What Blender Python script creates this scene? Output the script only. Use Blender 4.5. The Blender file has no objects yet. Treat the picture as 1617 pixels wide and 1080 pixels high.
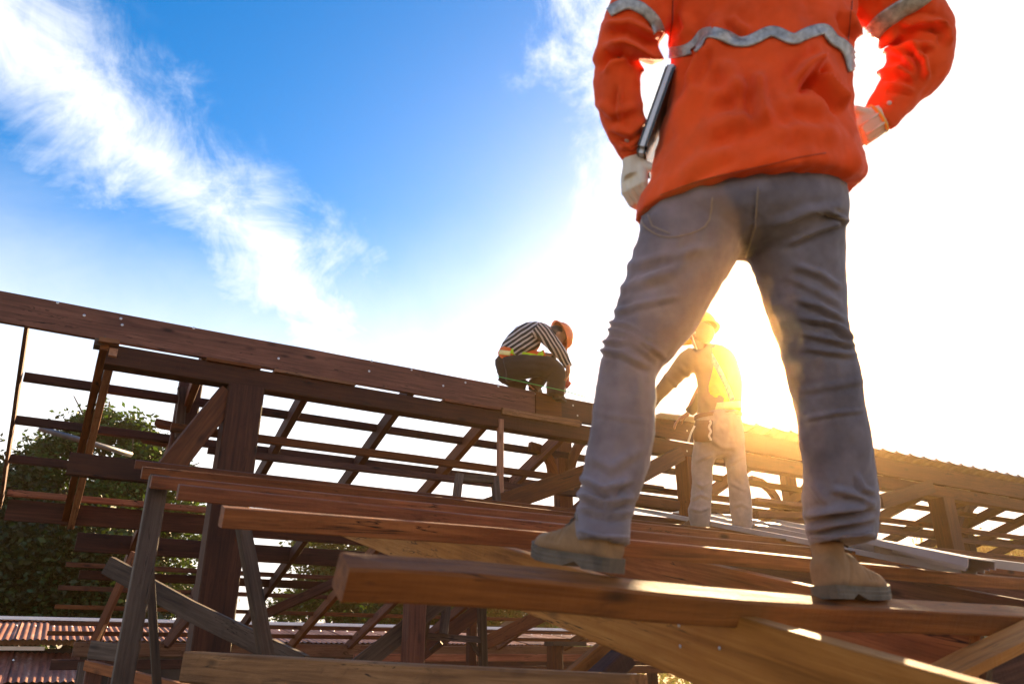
import bpy, bmesh, math, random
import numpy as np
from mathutils import Vector, Matrix, noise
from mathutils.bvhtree import BVHTree
R = math.radians
random.seed(7); rng = np.random.default_rng(7)
S = bpy.context.scene
COL = S.collection
# ---------------------------------------------------------------- camera
CZ = 4.3                                   # the camera stands on the scaffold 4.3 m over the ground
CAM = Vector((0, 0, CZ))
FPX, CX, CY = 1220.0, 808.5, 540.0         # focal length and centre measured in the photograph's pixels
PITCH, AZ = R(22.3), R(60.0)               # the ridge runs along world +X, 60 degrees right of the view
cp, sp, ca, sa = math.cos(PITCH), math.sin(PITCH), math.cos(AZ), math.sin(AZ)
fh, rt = Vector((ca, sa, 0)), Vector((sa, -ca, 0))
vd = fh * cp + Vector((0, 0, sp)); vu = Vector((0, 0, cp)) - fh * sp
cam = bpy.data.cameras.new('camera'); co = bpy.data.objects.new('camera', cam); COL.objects.link(co)
m = Matrix.Identity(4)
for i, v in enumerate((rt, vu, -vd)):
    for j in range(3): m[j][i] = v[j]
m.translation = CAM; co.matrix_world = m
cam.lens = FPX / 1617 * 36; cam.sensor_width = 36; cam.clip_start = .05; cam.clip_end = 3000
cam.dof.use_dof = True; cam.dof.focus_distance = 6.2; cam.dof.aperture_fstop = 4.5
S.camera = co
# ---------------------------------------------------------------- sky, sun, exposure
SUN = (fh * 1136 + rt * 422 + Vector((0, 0, 444.5))).normalized()
S.view_settings.view_transform = 'Standard'; S.view_settings.look = 'None'
S.view_settings.exposure = 2.25; S.view_settings.gamma = 1; S.view_settings.use_curve_mapping = False
SKY, CLOUD = .052, 6.8
def ray(px, py):
    q = py - CY
    return (vd + rt * ((px - CX) / FPX) - vu * (q / FPX))
W = bpy.data.worlds.new('World'); S.world = W; W.use_nodes = True
nt = W.node_tree; N, L = nt.nodes, nt.links
for n in list(N): N.remove(n)
def nd(t, **k):
    n = N.new(t)
    for a, b in k.items(): setattr(n, a, b)
    return n
def wire(a, b): L.new(a, b)
def mth(op, a, b=None, c=None, clamp=False):
    n = nd('ShaderNodeMath', operation=op, use_clamp=clamp)
    for i, v in enumerate((a, b, c)):
        if v is None: continue
        if isinstance(v, (int, float)): n.inputs[i].default_value = v
        else: L.new(v, n.inputs[i])
    return n.outputs[0]
def ss(x, lo, hi):
    n = nd('ShaderNodeMapRange', interpolation_type='SMOOTHSTEP')
    n.inputs[1].default_value = lo; n.inputs[2].default_value = hi
    L.new(x, n.inputs[0]); return n.outputs[0]
tc = nd('ShaderNodeTexCoord')
def dot(v):
    n = nd('ShaderNodeVectorMath', operation='DOT_PRODUCT'); L.new(tc.outputs['Generated'], n.inputs[0])
    n.inputs[1].default_value = v; return n.outputs['Value']
def nz(scale, detail=6, rough=.55, vec=None, dist=0.0):
    n = nd('ShaderNodeTexNoise'); n.inputs['Scale'].default_value = scale; n.inputs['Detail'].default_value = detail
    n.inputs['Roughness'].default_value = rough; n.inputs['Distortion'].default_value = dist
    L.new(vec if vec is not None else tc.outputs['Generated'], n.inputs['Vector']); return n.outputs[0]
sky = nd('ShaderNodeTexSky', sky_type='NISHITA', sun_disc=False)
sky.sun_elevation = math.asin(SUN.z); sky.sun_rotation = math.atan2(SUN.x, SUN.y)
sky.air_density = 1.0; sky.dust_density = .6; sky.ozone_density = 3.0
hs = nd('ShaderNodeHueSaturation'); hs.inputs['Saturation'].default_value = 1.42; L.new(sky.outputs[0], hs.inputs['Color'])
# a long band of cloud drifting across the sky (a great circle through two directions), ragged by noise
A_, B_ = ray(30, 60).normalized(), ray(470, 480).normalized()
nb = A_.cross(B_).normalized(); along = nb.cross(A_).normalized()
mp = nd('ShaderNodeMapping'); L.new(tc.outputs['Generated'], mp.inputs[0]); mp.inputs['Scale'].default_value = (1, 1, 1.0)
n1 = nz(4.6, 10, .66, mp.outputs[0], .5); n2 = nz(9, 9, .68, None, .9)
d0 = dot(nb)
dist = mth('ABSOLUTE', mth('ADD', d0, mth('MULTIPLY', mth('SUBTRACT', n1, .5), .20)))
wid = mth('ADD', mth('MULTIPLY', mth('SUBTRACT', n2, .5), .20), .036)
band = ss(mth('SUBTRACT', wid, dist), -.075, .10)
# cloud bank filling the sunward side and drifting on round the sky
bankdir = ray(1900, 350).normalized()
bk = mth('ADD', dot(bankdir), mth('MULTIPLY', mth('SUBTRACT', n1, .5), .42))
bank = ss(bk, .755, .90)
# scattered veil everywhere
veil = mth('MULTIPLY', ss(nz(2.6, 9, .6, None, .4), .60, .86), .45)
# bright haze over the horizon
zc = dot((0, 0, 1))
hor = ss(mth('ADD', zc, mth('MULTIPLY', mth('SUBTRACT', n1, .5), .10)), .54, .18)
cl = mth('MAXIMUM', mth('MAXIMUM', band, bank), mth('MAXIMUM', veil, mth('MULTIPLY', hor, .96)))
bg1 = nd('ShaderNodeBackground'); L.new(hs.outputs[0], bg1.inputs[0]); bg1.inputs[1].default_value = SKY
bg2 = nd('ShaderNodeBackground'); bg2.inputs[0].default_value = (1.0, .985, .96, 1); bg2.inputs[1].default_value = SKY * CLOUD
mx = nd('ShaderNodeMixShader'); L.new(cl, mx.inputs[0]); L.new(bg1.outputs[0], mx.inputs[1]); L.new(bg2.outputs[0], mx.inputs[2])
ow = nd('ShaderNodeOutputWorld'); L.new(mx.outputs[0], ow.inputs[0])
W.cycles.sampling_method = 'MANUAL'; W.cycles.sample_map_resolution = 1024
sl = bpy.data.lights.new('sun', 'SUN'); sl.energy = 5.0; sl.angle = R(.55); sl.color = (1, .70, .38)
so = bpy.data.objects.new('sun', sl); COL.objects.link(so); so.rotation_euler = SUN.to_track_quat('Z', 'Y').to_euler()
so.location = (0, 0, 30)
S.cycles.use_denoising = True; S.cycles.max_bounces = 6; S.cycles.transparent_max_bounces = 6; S.cycles.volume_bounces = 0
HAZE = True; HAZE_D, HAZE_G = .0020, .943
# ---------------------------------------------------------------- measuring helpers
YR, TF, KN, TN = 5.3, .313, .16, .25       # ridge distance, far slope, near slope
KF = 3.68                                  # far slope: z = KF - TF*y (from camera height)
def atD(px, py, D): return CAM + ray(px, py) * D
def aty(px, py, Y): r = ray(px, py); return CAM + r * (Y / r.y)
def atz(px, py, Z): r = ray(px, py); return CAM + r * ((Z - CZ) / r.z)
def near(px, py, off=0.0): r = ray(px, py); return CAM + r * ((KN - off) / (TN * r.y - r.z))
def far(px, py, off=0.0): r = ray(px, py); return CAM + r * ((KF + off) / (r.z + TF * r.y))
def proj(p):
    d = Vector(p) - CAM; z = d.dot(vd); return CX + FPX * d.dot(rt) / z, CY - FPX * d.dot(vu) / z, z
def zn(y, off=0.0): return CZ + TN * y - KN + off
def zf(y, off=0.0): return CZ + KF - TF * y + off
# ---------------------------------------------------------------- objects
WM = {}
def link(name, me, mat=None, M=None, parent=None, kind=None, smooth=False):
    o = bpy.data.objects.new(name, me); COL.objects.link(o)
    if mat and not me.materials: me.materials.append(mat)
    M = M or Matrix.Identity(4); WM[o.name] = M
    if parent: o.parent = parent; o.matrix_basis = WM[parent.name].inverted() @ M
    else: o.matrix_world = M
    if kind: o['kind'] = kind
    if smooth: me.polygons.foreach_set('use_smooth', [True] * len(me.polygons))
    return o
def tag(o, label, cat, group=None):
    o['label'] = label; o['category'] = cat
    if group: o['group'] = group
    return o
def thing(name, loc, label, cat, group=None):
    o = bpy.data.objects.new(name, None); COL.objects.link(o); o.empty_display_size = .1
    M = Matrix.Translation(loc); o.matrix_world = M; WM[o.name] = M
    return tag(o, label, cat, group)
def mesh(vs, fs, name='m'):
    me = bpy.data.meshes.new(name); me.from_pydata([tuple(v) for v in vs], [], fs); me.update(); return me
def world_mesh(name, vs, fs, mat, parent, smooth=False, kind=None):
    """mesh given in world coordinates, stored about its own middle"""
    c = sum((Vector(v) for v in vs), Vector()) / len(vs)
    return link(name, mesh([Vector(v) - c for v in vs], fs), mat, Matrix.Translation(c), parent, kind, smooth)
def timber(name, pts, w, h, mat, parent, up=(0, 0, 1), jit=.003, label=None, taper=1.0, cham=.07):
    """a sawn timber swept along pts: w across, h along 'up'; chamfered, slightly uneven"""
    pts = [Vector(p) for p in pts]
    a, b = pts[0], pts[-1]; X = (b - a).normalized(); U = Vector(up)
    Z = (U - X * U.dot(X)).normalized(); Y = Z.cross(X)
    M = Matrix((X, Y, Z)).transposed().to_4x4(); M.translation = (a + b) / 2; Mi = M.inverted()
    P = [Mi @ p for p in pts]
    if len(P) == 2:
        n = max(3, min(14, int((b - a).length / .35)))
        P = [P[0].lerp(P[1], i / n) for i in range(n + 1)]
    c = min(w, h) * cham
    sec = [(-w/2+c, -h/2), (w/2-c, -h/2), (w/2, -h/2+c), (w/2, h/2-c), (w/2-c, h/2), (-w/2+c, h/2), (-w/2, h/2-c), (-w/2, -h/2+c)]
    sd = random.random() * 90; vs, fs = [], []
    for i, p in enumerate(P):
        t = (P[min(i+1, len(P)-1)] - P[max(i-1, 0)]).normalized()
        yy = Vector((0, 1, 0)); yy = (yy - t * yy.dot(t)); yy = yy.normalized() if yy.length > .2 else Vector((1, 0, 0))
        zz = t.cross(yy); k = 1 + (taper - 1) * i / (len(P) - 1)
        wob = Vector((0, noise.noise((i * .31 + sd, 0, 1)), noise.noise((i * .31 + sd, 5, 1)))) * jit * 2
        for j, (y, z) in enumerate(sec):
            e = Vector((0, noise.noise((i * 1.3 + sd, j * 3.1, 2)), noise.noise((i * 1.3 + sd, j * 3.1, 7)))) * jit
            vs.append(p + yy * y * k + zz * z * k + wob + e)
    for i in range(len(P) - 1):
        for j in range(8): fs.append((i*8+j, i*8+(j+1) % 8, i*8+8+(j+1) % 8, i*8+8+j))
    fs.append(tuple(range(7, -1, -1))); fs.append(tuple(range((len(P)-1)*8, len(P)*8)))
    o = link(name, mesh(vs, fs), mat, M, parent)
    if label: o['label'] = label
    return o
def boxw(name, c, s, mat, parent, X=(1, 0, 0), up=(0, 0, 1), **k):
    X = Vector(X).normalized(); c = Vector(c)
    return timber(name, [c - X * s[0] / 2, c + X * s[0] / 2], s[1], s[2], mat, parent, up, jit=0, cham=.04, **k)
def rod(name, pts, r, mat, parent=None, n=8, kind=None, taper=None):
    vs, fs = tube_geo(pts, r, n, taper); return world_mesh(name, vs, fs, mat, parent, True, kind)
def tube_geo(pts, r, n=8, taper=None):
    pts = [Vector(p) for p in pts]; vs, fs = [], []
    ref = Vector((0, 0, 1)) if abs((pts[-1] - pts[0]).normalized().z) < .9 else Vector((1, 0, 0))
    for i, p in enumerate(pts):
        t = (pts[min(i+1, len(pts)-1)] - pts[max(i-1, 0)]).normalized()
        u = t.cross(ref).normalized(); v = u.cross(t)
        rr = r if taper is None else r * taper[i]
        for j in range(n):
            a = 2 * math.pi * j / n; vs.append(p + u * math.cos(a) * rr + v * math.sin(a) * rr)
    for i in range(len(pts) - 1):
        for j in range(n): fs.append((i*n+j, i*n+(j+1) % n, i*n+n+(j+1) % n, i*n+n+j))
    fs.append(tuple(range(n-1, -1, -1))); fs.append(tuple(range((len(pts)-1)*n, len(pts)*n)))
    return vs, fs
# ---------------------------------------------------------------- materials
def mat_new(name):
    m = bpy.data.materials.new(name); m.use_nodes = True
    b = m.node_tree.nodes['Principled BSDF']; return m, m.node_tree, b
def tnode(t, kind, **k):
    n = t.nodes.new(kind)
    for a, b in k.items(): setattr(n, a, b)
    return n
def ramp(t, fac, stops):
    r = tnode(t, 'ShaderNodeValToRGB'); e = r.color_ramp.elements
    while len(e) < len(stops): e.new(.5)
    for i, (p, c) in enumerate(stops): e[i].position = p; e[i].color = (*c, 1)
    t.links.new(fac, r.inputs[0]); return r.outputs[0]
def tnoise(t, vec, scale, detail=5, rough=.6, dist=0):
    n = tnode(t, 'ShaderNodeTexNoise'); n.inputs['Scale'].default_value = scale; n.inputs['Detail'].default_value = detail
    n.inputs['Roughness'].default_value = rough; n.inputs['Distortion'].default_value = dist
    if vec is not None: t.links.new(vec, n.inputs['Vector'])
    return n.outputs[0]
def tmap(t, vec, scale, rot=(0, 0, 0), loc=(0, 0, 0)):
    n = tnode(t, 'ShaderNodeMapping'); n.inputs['Scale'].default_value = scale; n.inputs['Rotation'].default_value = rot
    n.inputs['Location'].default_value = loc
    t.links.new(vec, n.inputs[0]); return n.outputs[0]
def tmath(t, op, a, b, clamp=False):
    n = tnode(t, 'ShaderNodeMath', operation=op, use_clamp=clamp)
    for i, v in enumerate((a, b)):
        if isinstance(v, (int, float)): n.inputs[i].default_value = v
        else: t.links.new(v, n.inputs[i])
    return n.outputs[0]
def tmix(t, fac, a, b, mode='MIX'):
    n = tnode(t, 'ShaderNodeMix', data_type='RGBA', blend_type=mode)
    for i, v in ((0, fac), (6, a), (7, b)):
        if isinstance(v, (int, float)): n.inputs[i].default_value = v
        elif isinstance(v, tuple): n.inputs[i].default_value = (*v, 1)
        else: t.links.new(v, n.inputs[i])
    return n.outputs[2]
def bump(t, b, h, strength=.3, dist=.004):
    n = tnode(t, 'ShaderNodeBump'); n.inputs['Strength'].default_value = strength; n.inputs['Distance'].default_value = dist
    t.links.new(h, n.inputs['Height']); t.links.new(n.outputs[0], b.inputs['Normal'])
def wood(name, lo, mid, hi, stain=.75, rough=.72):
    m, t, b = mat_new(name)
    tcn = tnode(t, 'ShaderNodeTexCoord'); oi = tnode(t, 'ShaderNodeObjectInfo')
    off = tnode(t, 'ShaderNodeVectorMath', operation='MULTIPLY_ADD')
    cmb = tnode(t, 'ShaderNodeCombineXYZ')
    for i in range(3): t.links.new(oi.outputs['Random'], cmb.inputs[i])
    off.inputs[1].default_value = (37, 23, 51); t.links.new(cmb.outputs[0], off.inputs[0]); t.links.new(tcn.outputs['Object'], off.inputs[2])
    v = off.outputs[0]
    grain = tnoise(t, tmap(t, v, (2.2, 55, 55)), 1.0, 7, .65, .5)
    fine = tnoise(t, tmap(t, v, (9, 260, 260)), 1.0, 3, .6)
    blot = tnoise(t, tmap(t, v, (1.6, 5, 5)), 1.0, 5, .6, .6)
    saw = tnoise(t, tmap(t, v, (60, 3, 3)), 1.0, 2, .5)
    g = tmath(t, 'ADD', tmath(t, 'MULTIPLY', grain, .55), tmath(t, 'MULTIPLY', blot, .45))
    col = ramp(t, g, [(.36, lo), (.5, mid), (.65, hi)])
    col = tmix(t, tmath(t, 'MULTIPLY', fine, .35), col, tuple(c * .55 for c in lo), 'MIX')
    # dark weather stains and knots
    st = tnoise(t, tmap(t, v, (2.6, 9, 9)), 1.0, 6, .7, 1.2)
    stf = tnode(t, 'ShaderNodeMapRange'); stf.inputs[1].default_value = .60; stf.inputs[2].default_value = .74
    t.links.new(st, stf.inputs[0])
    col = tmix(t, tmath(t, 'MULTIPLY', stf.outputs[0], stain), col, tuple(c * .28 for c in lo))
    vo = tnode(t, 'ShaderNodeTexVoronoi', feature='F1'); vo.inputs['Scale'].default_value = 1
    t.links.new(tmap(t, v, (3.1, 9, 9)), vo.inputs['Vector'])
    kn = tnode(t, 'ShaderNodeMapRange'); kn.inputs[1].default_value = .17; kn.inputs[2].default_value = .06
    t.links.new(vo.outputs['Distance'], kn.inputs[0])
    col = tmix(t, tmath(t, 'MULTIPLY', kn.outputs[0], .85), col, tuple(c * .25 for c in lo))
    ck = tnoise(t, tmap(t, v, (1.1, 16, 16)), 1.0, 4, .6, .9)
    cf = tnode(t, 'ShaderNodeMapRange'); cf.inputs[1].default_value = .011; cf.inputs[2].default_value = .003
    t.links.new(tmath(t, 'ABSOLUTE', tmath(t, 'SUBTRACT', ck, .5), 0), cf.inputs[0])
    msk = tnode(t, 'ShaderNodeMapRange'); msk.inputs[1].default_value = .52; msk.inputs[2].default_value = .6; t.links.new(blot, msk.inputs[0])
    crk = tmath(t, 'MULTIPLY', cf.outputs[0], msk.outputs[0]); col = tmix(t, crk, col, tuple(c * .15 for c in lo))
    hsv = tnode(t, 'ShaderNodeHueSaturation'); t.links.new(col, hsv.inputs['Color'])
    t.links.new(tmath(t, 'ADD', tmath(t, 'MULTIPLY', oi.outputs['Random'], .7), .65), hsv.inputs['Value'])
    sx = tnode(t, 'ShaderNodeSeparateXYZ'); wn = tnode(t, 'ShaderNodeTexWhiteNoise', noise_dimensions='1D'); t.links.new(oi.outputs['Random'], wn.inputs['W'])
    t.links.new(tmath(t, 'ADD', tmath(t, 'MULTIPLY', wn.outputs['Value'], .014), .492), hsv.inputs['Hue'])
    t.links.new(tmath(t, 'ADD', tmath(t, 'MULTIPLY', wn.outputs['Value'], .3), .82), hsv.inputs['Saturation'])
    t.links.new(hsv.outputs[0], b.inputs['Base Color']); b.inputs['Roughness'].default_value = rough
    b.inputs['Specular IOR Level'].default_value = .3
    bump(t, b, tmath(t, 'ADD', tmath(t, 'ADD', grain, tmath(t, 'MULTIPLY', fine, .5)), tmath(t, 'MULTIPLY', saw, .5)), .7, .004)
    return m
def plain(name, col, rough=.6, metal=0, var=.25, scale=6, bmp=.2, bscale=60, coord='Object', trans=0):
    m, t, b = mat_new(name); tcn = tnode(t, 'ShaderNodeTexCoord'); v = tcn.outputs[coord]
    n = tnoise(t, v, scale, 6, .6, .3); n2 = tnoise(t, v, bscale, 4, .6)
    lo, hi = tuple(c * (1 - var) for c in col), tuple(min(1, c * (1 + var)) for c in col)
    t.links.new(ramp(t, n, [(.3, lo), (.7, hi)]), b.inputs['Base Color'])
    b.inputs['Roughness'].default_value = rough; b.inputs['Metallic'].default_value = metal
    if bmp: bump(t, b, n2, bmp, .003)
    return m
MT = {}
MT['dark'] = wood('old_dark_timber', (.026, .008, .004), (.058, .019, .009), (.105, .036, .017))
MT['brown'] = wood('brown_timber', (.055, .017, .007), (.125, .041, .015), (.21, .074, .028))
MT['warm'] = wood('fresh_red_timber', (.10, .029, .008), (.24, .075, .021), (.39, .140, .046))
MT['pale'] = wood('pale_timber', (.16, .060, .020), (.30, .125, .046), (.43, .205, .085))
MT['raw'] = wood('raw_stained_timber', (.085, .038, .017), (.20, .098, .046), (.32, .175, .09), 1.0)
MT['grey'] = wood('weathered_grey_timber', (.034, .021, .014), (.082, .052, .034), (.15, .102, .070))
# ================================================================ ground
gv = 60; vs = []; fs = []
for i in range(gv + 1):
    for j in range(gv + 1):
        x, y = (i / gv - .5), (j / gv - .5)
        X, Y = math.copysign(abs(x * 2) ** 2.2, x) * 900, math.copysign(abs(y * 2) ** 2.2, y) * 900
        dd = math.hypot(X, Y)
        vs.append((X, Y, noise.noise((X * .05, Y * .05, 3)) * min(.25, dd * .006)))
for i in range(gv):
    for j in range(gv): a = i * (gv + 1) + j; fs.append((a, a + gv + 1, a + gv + 2, a + 1))
gm, gt, gb = mat_new('earth_and_grass'); gtc = tnode(gt, 'ShaderNodeTexCoord')
gn = tnoise(gt, gtc.outputs['Object'], .35, 9, .65, .4); gn2 = tnoise(gt, gtc.outputs['Object'], 9, 6, .7)
gt.links.new(ramp(gt, tmath(gt, 'ADD', tmath(gt, 'MULTIPLY', gn, .7), tmath(gt, 'MULTIPLY', gn2, .3)),
    [(.36, (.10, .07, .045)), (.48, (.16, .12, .08)), (.56, (.055, .075, .022)), (.7, (.035, .06, .015))]), gb.inputs['Base Color'])
gb.inputs['Roughness'].default_value = .95; bump(gt, gb, gn2, .5, .05)
link('ground', mesh(vs, fs), gm, None, None, 'structure', True)

# ================================================================ main roof frame
roof = thing('main_roof_frame', (3, YR, 0), 'dark timber ridge roof frame with posts, rafters and purlins open to the sky', 'roof frame')
def xr(px, py, Y=YR): return aty(px, py, Y).x
def row(name, y, zc, x0, x1, w, h, mat, parent=roof, up=(0, 0, 1), **k):
    return timber(name, [(x0, y, zc), (x1, y, zc)], w, h, mat, parent, up, **k)
XE = 13.0
zt = CZ + 2.094
nail_me = None
def nails(board, pts, r=.0055):
    """round nail heads driven into the camera side of a board"""
    global nail_me
    if nail_me is None:
        v = [(0, -.003, 0)]; f = []
        for j in range(8): a = 2 * math.pi * j / 8; v.append((math.cos(a), 0, math.sin(a)))
        for j in range(8): f.append((0, 1 + j, 1 + (j + 1) % 8))
        nail_me = mesh(v, f); nail_me.materials.append(MT['steel'])
    for p in pts:
        M = Matrix.Translation(p) @ Matrix.Diagonal((r, 1, r, 1)); link('nail', nail_me, None, M, board)
MT['steel'] = plain('galvanised_steel', (.55, .55, .56), .35, .9, .15, 20, .05)
hb = .198; yf = YR - .02
xa, xb_, xc = xr(843, 640), xr(884, 650), xr(1168, 690)
r1 = row('ridge_board', YR, zt - hb/2, -2.2, xa, .04, hb, MT['brown'], cham=.05)
r2 = row('ridge_board', YR - .004, zt - hb/2 - .004, xa + .003, xb_, .044, hb + .006, MT['brown'], cham=.05, label='short pale splice piece in the ridge board')
r3 = row('ridge_board', YR, zt - hb/2 - .006, xb_ + .003, XE, .04, hb, MT['dark'], cham=.05)  # darker than the left boards: the shade on this stretch put into the colour
def on_ridge(px, py): p = aty(px, py, YR - .0225); return p
nails(r1, [on_ridge(*q) for q in ((91, 478), (191, 503), (193, 513), (306, 518), (587, 570), (650, 584), (583, 586), (440, 566), (735, 604), (787, 610), (700, 609), (133, 498))], .009)
nails(r2, [on_ridge(*q) for q in ((846, 622), (880, 630), (862, 655))], .008)
nails(r3, [on_ridge(*q) for q in ((912, 656), (905, 640), (1085, 680), (1085, 712))], .009)
x165 = xr(168, 560)
row('ridge_beam', YR + .045, CZ + 1.803, x165, XE, .12, .14, MT['dark'], cham=.05)
for (p0, p1, mt_) in ((320, 408, 'brown'), (430, 560, 'pale'), (700, 788, 'brown'), (792, 912, 'raw')):  # the pale one paints a sunlit patch where the ridge board warps
    row('packing_and_sunlit_strip', YR - .003, CZ + 1.887 - .004, xr(p0, 600), xr(p1, 600), .075, .022, MT[mt_])
row('packing_and_sunlit_strip', YR - .028, CZ + 1.872, xr(790, 655), xr(912, 672), .02, .055, MT['raw'])
# posts standing under the ridge
for px, py, w, nm in ((382, 640, .235, 'dark'), (1086, 720, .19, 'brown'), (1488, 800, .22, 'dark')):
    p = aty(px, py, YR + .05)
    timber('ridge_post', [(p.x, YR + .05, 0), (p.x, YR + .05, CZ + 1.735)], w, w * .9, MT[nm], roof, (0, 1, 0), cham=.04)
# knee braces rising to the posts
for (p0, p1, y0, y1, w, h, nm) in (((266, 742), (362, 622), 5.24, 5.3, .07, .15, 'brown'), ((1000, 757), (1074, 716), 5.15, 5.22, .07, .13, 'brown'),
        ((1390, 792), (1470, 768), 5.2, 5.3, .07, .15, 'dark'), ((770, 802), (925, 748), 5.2, 5.25, .07, .15, 'brown')):
    timber('knee_brace', [aty(*p0, y0), aty(*p1, y1)], w, h, MT[nm], roof)
p = aty(791, 680, YR - .02)
timber('stud', [(p.x, YR - .01, CZ + .75), (p.x, YR - .01, CZ + 1.80)], .042, .05, MT['pale'], roof, (0, 1, 0))
# king posts beyond the ridge, each with curved brackets
def bracket(px0, pts, y, w=.06, h=.085, nm='brown'):
    return timber('curved_bracket', [aty(a, b, y) for a, b in pts], w, h, MT[nm], roof)
for px, y0, y1, yy, w in ((303, 596, 700, 6.0, .16), (887, 675, 800, 6.0, .15), (1243, 745, 830, 6.2, .17), (1512, 780, 850, 6.2, .15)):
    a, b = aty(px, y0, yy), aty(px, y1, yy)
    timber('king_post', [(a.x, yy, b.z - .2), (a.x, yy, a.z + .1)], w, .11, MT['dark' if px in (303, 1512) else 'brown'], roof, (0, 1, 0))
bracket(887, [(836, 705), (850, 709), (862, 718), (870, 731), (874, 748), (876, 775)], 5.93)
bracket(887, [(926, 692), (914, 703), (905, 720), (900, 740), (898, 765), (898, 780)], 5.93)
bracket(1243, [(1185, 757), (1202, 762), (1215, 772), (1225, 786), (1231, 802), (1233, 820)], 6.13)
bracket(1243, [(1290, 752), (1276, 764), (1267, 778), (1261, 795), (1258, 815), (1257, 825)], 6.13)
bracket(303, [(287, 612), (289, 630), (286, 650), (284, 672), (284, 692)], 5.9, .06, .06, 'grey')
bracket(1512, [(1545, 790), (1533, 800), (1526, 815), (1521, 832), (1520, 845)], 6.1, .06, .1, 'dark')
bracket(1512, [(1400, 790), (1430, 783), (1455, 783), (1478, 790)], 5.9, .06, .1, 'dark')
# far slope: rafters run down away from the ridge, purlins lie across them
xe_ = far(26, 654).x
for px, py, mt_ in ((470, 630, 'dark'), (612, 652, 'dark'), (747, 674, 'brown'), (868, 692, 'brown'), (1000, 716, 'brown'), (1150, 745, 'brown'), (1280, 760, 'brown')):
    x = far(px, py).x
    timber('rafter', [(x, YR + .02, zf(YR, -.085)), (x, 11.0, zf(11.0, -.085))], .055, .115, MT[mt_], roof)
xs_r = far(1280, 760).x
k = 0
while xs_r + .85 * (k + 1) < XE:
    k += 1; x = xs_r + .85 * k
    timber('rafter', [(x, YR + .02, zf(YR, -.085)), (x, 11.0, zf(11.0, -.085))], .055, .115, MT['dark'], roof)  # dark timber paints the backlit, near-silhouette look of the right end
x305 = far(306, 602).x
timber('rafter', [(x305, YR + .02, zf(YR, -.085)), (x305, 11.0, zf(11.0, -.085))], .055, .10, MT['brown'], roof)
# two barge rafters at the open gable end
for (x, n_, w, h, d) in ((x165 - .02, 'barge_rafter', .05, .15, 0), (x165 + .035, 'barge_rafter', .05, .17, -.015)):
    timber(n_, [(x, YR - .01, zf(YR, -.13 + d)), (x, 7.75, zf(7.75, -.13 + d))], w, h, MT['pale' if d else 'brown'], roof)
xb0 = aty(42, 516, 5.33).x
timber('barge_board', [(xb0, YR + .02, zf(YR, -.07)), (xe_ - .03, 7.70, zf(7.70, -.07))], .022, .11, MT['brown'], roof)
boxw('packing_block', aty(172, 541, YR - .02), (.12, .09, .03), MT['pale'], roof)
boxw('packing_block', aty(157, 541, YR + .03), (.06, .1, .07), MT['grey'], roof)
xs2 = far(112, 846).x
for y, h, w, xl, nm in ((5.97, .06, .05, xe_, 'dark'), (6.51, .06, .05, xe_, 'dark'), (7.06, .06, .05, xe_, 'dark'), (8.95, .045, .05, xs2, 'brown'), (9.51, .045, .05, xs2, 'brown'), (10.02, .045, .05, xs2, 'brown'), (10.5, .045, .05, xs2, 'brown')):
    row('purlin', y, zf(y, -h / 2), xl + random.uniform(-.03, .03), XE, w, h, MT[nm])
row('purlin', 7.62, zf(7.62, -.025), xe_, XE, .05, .05, MT['warm'])  # warmer timber paints the sunlit strip along the top of the eave board
row('eave_board', 7.66, zf(7.66, -.14), xe_ + .02, XE, .05, .17, MT['dark'])
row('eave_board', 8.36, zf(8.36, -.06), xs2 + .05, XE, .06, .17, MT['dark'])
row('tie_rail', 9.1, CZ + .0855 * 9.1, xs2 + .15, XE, .06, .085, MT['dark'])
# long rails in front of the rafters
row('rail', 5.56, CZ + .262 * 5.56, xr(270, 672, 5.56), XE, .05, .054, MT['brown'])
row('rail', 5.5, CZ + .2395 * 5.5, xr(330, 700, 5.5), XE, .05, .048, MT['dark'])
row('rail', 5.1, CZ + .205 * 5.1, xr(105, 740, 5.1), xr(244, 755, 5.1), .05, .13, MT['dark'])
# wall plate and ties at the far wall
row('wall_plate', 10.95, CZ + .105, xs2 + .3, XE, .12, .16, MT['raw'])
row('batten', 10.75, CZ + .275, xs2, XE, .05, .05, MT['brown'])
row('tie_rail', 10.9, CZ - .055, xs2 + .1, XE, .1, .11, MT['dark'])
row('tie_rail', 9.2, CZ - .13, xr(640, 1050, 9.2), XE, .08, .10, MT['brown'])
row('tie_rail', 9.6, CZ + .02, xr(560, 1032, 9.6), XE, .08, .09, MT['warm'])
for i in range(9):
    x = xs2 + .8 + i * 1.35
    timber('wall_post', [(x, 10.95, 0), (x, 10.95, CZ + .02)], .14, .14, MT['dark'], roof, (0, 1, 0))
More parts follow.
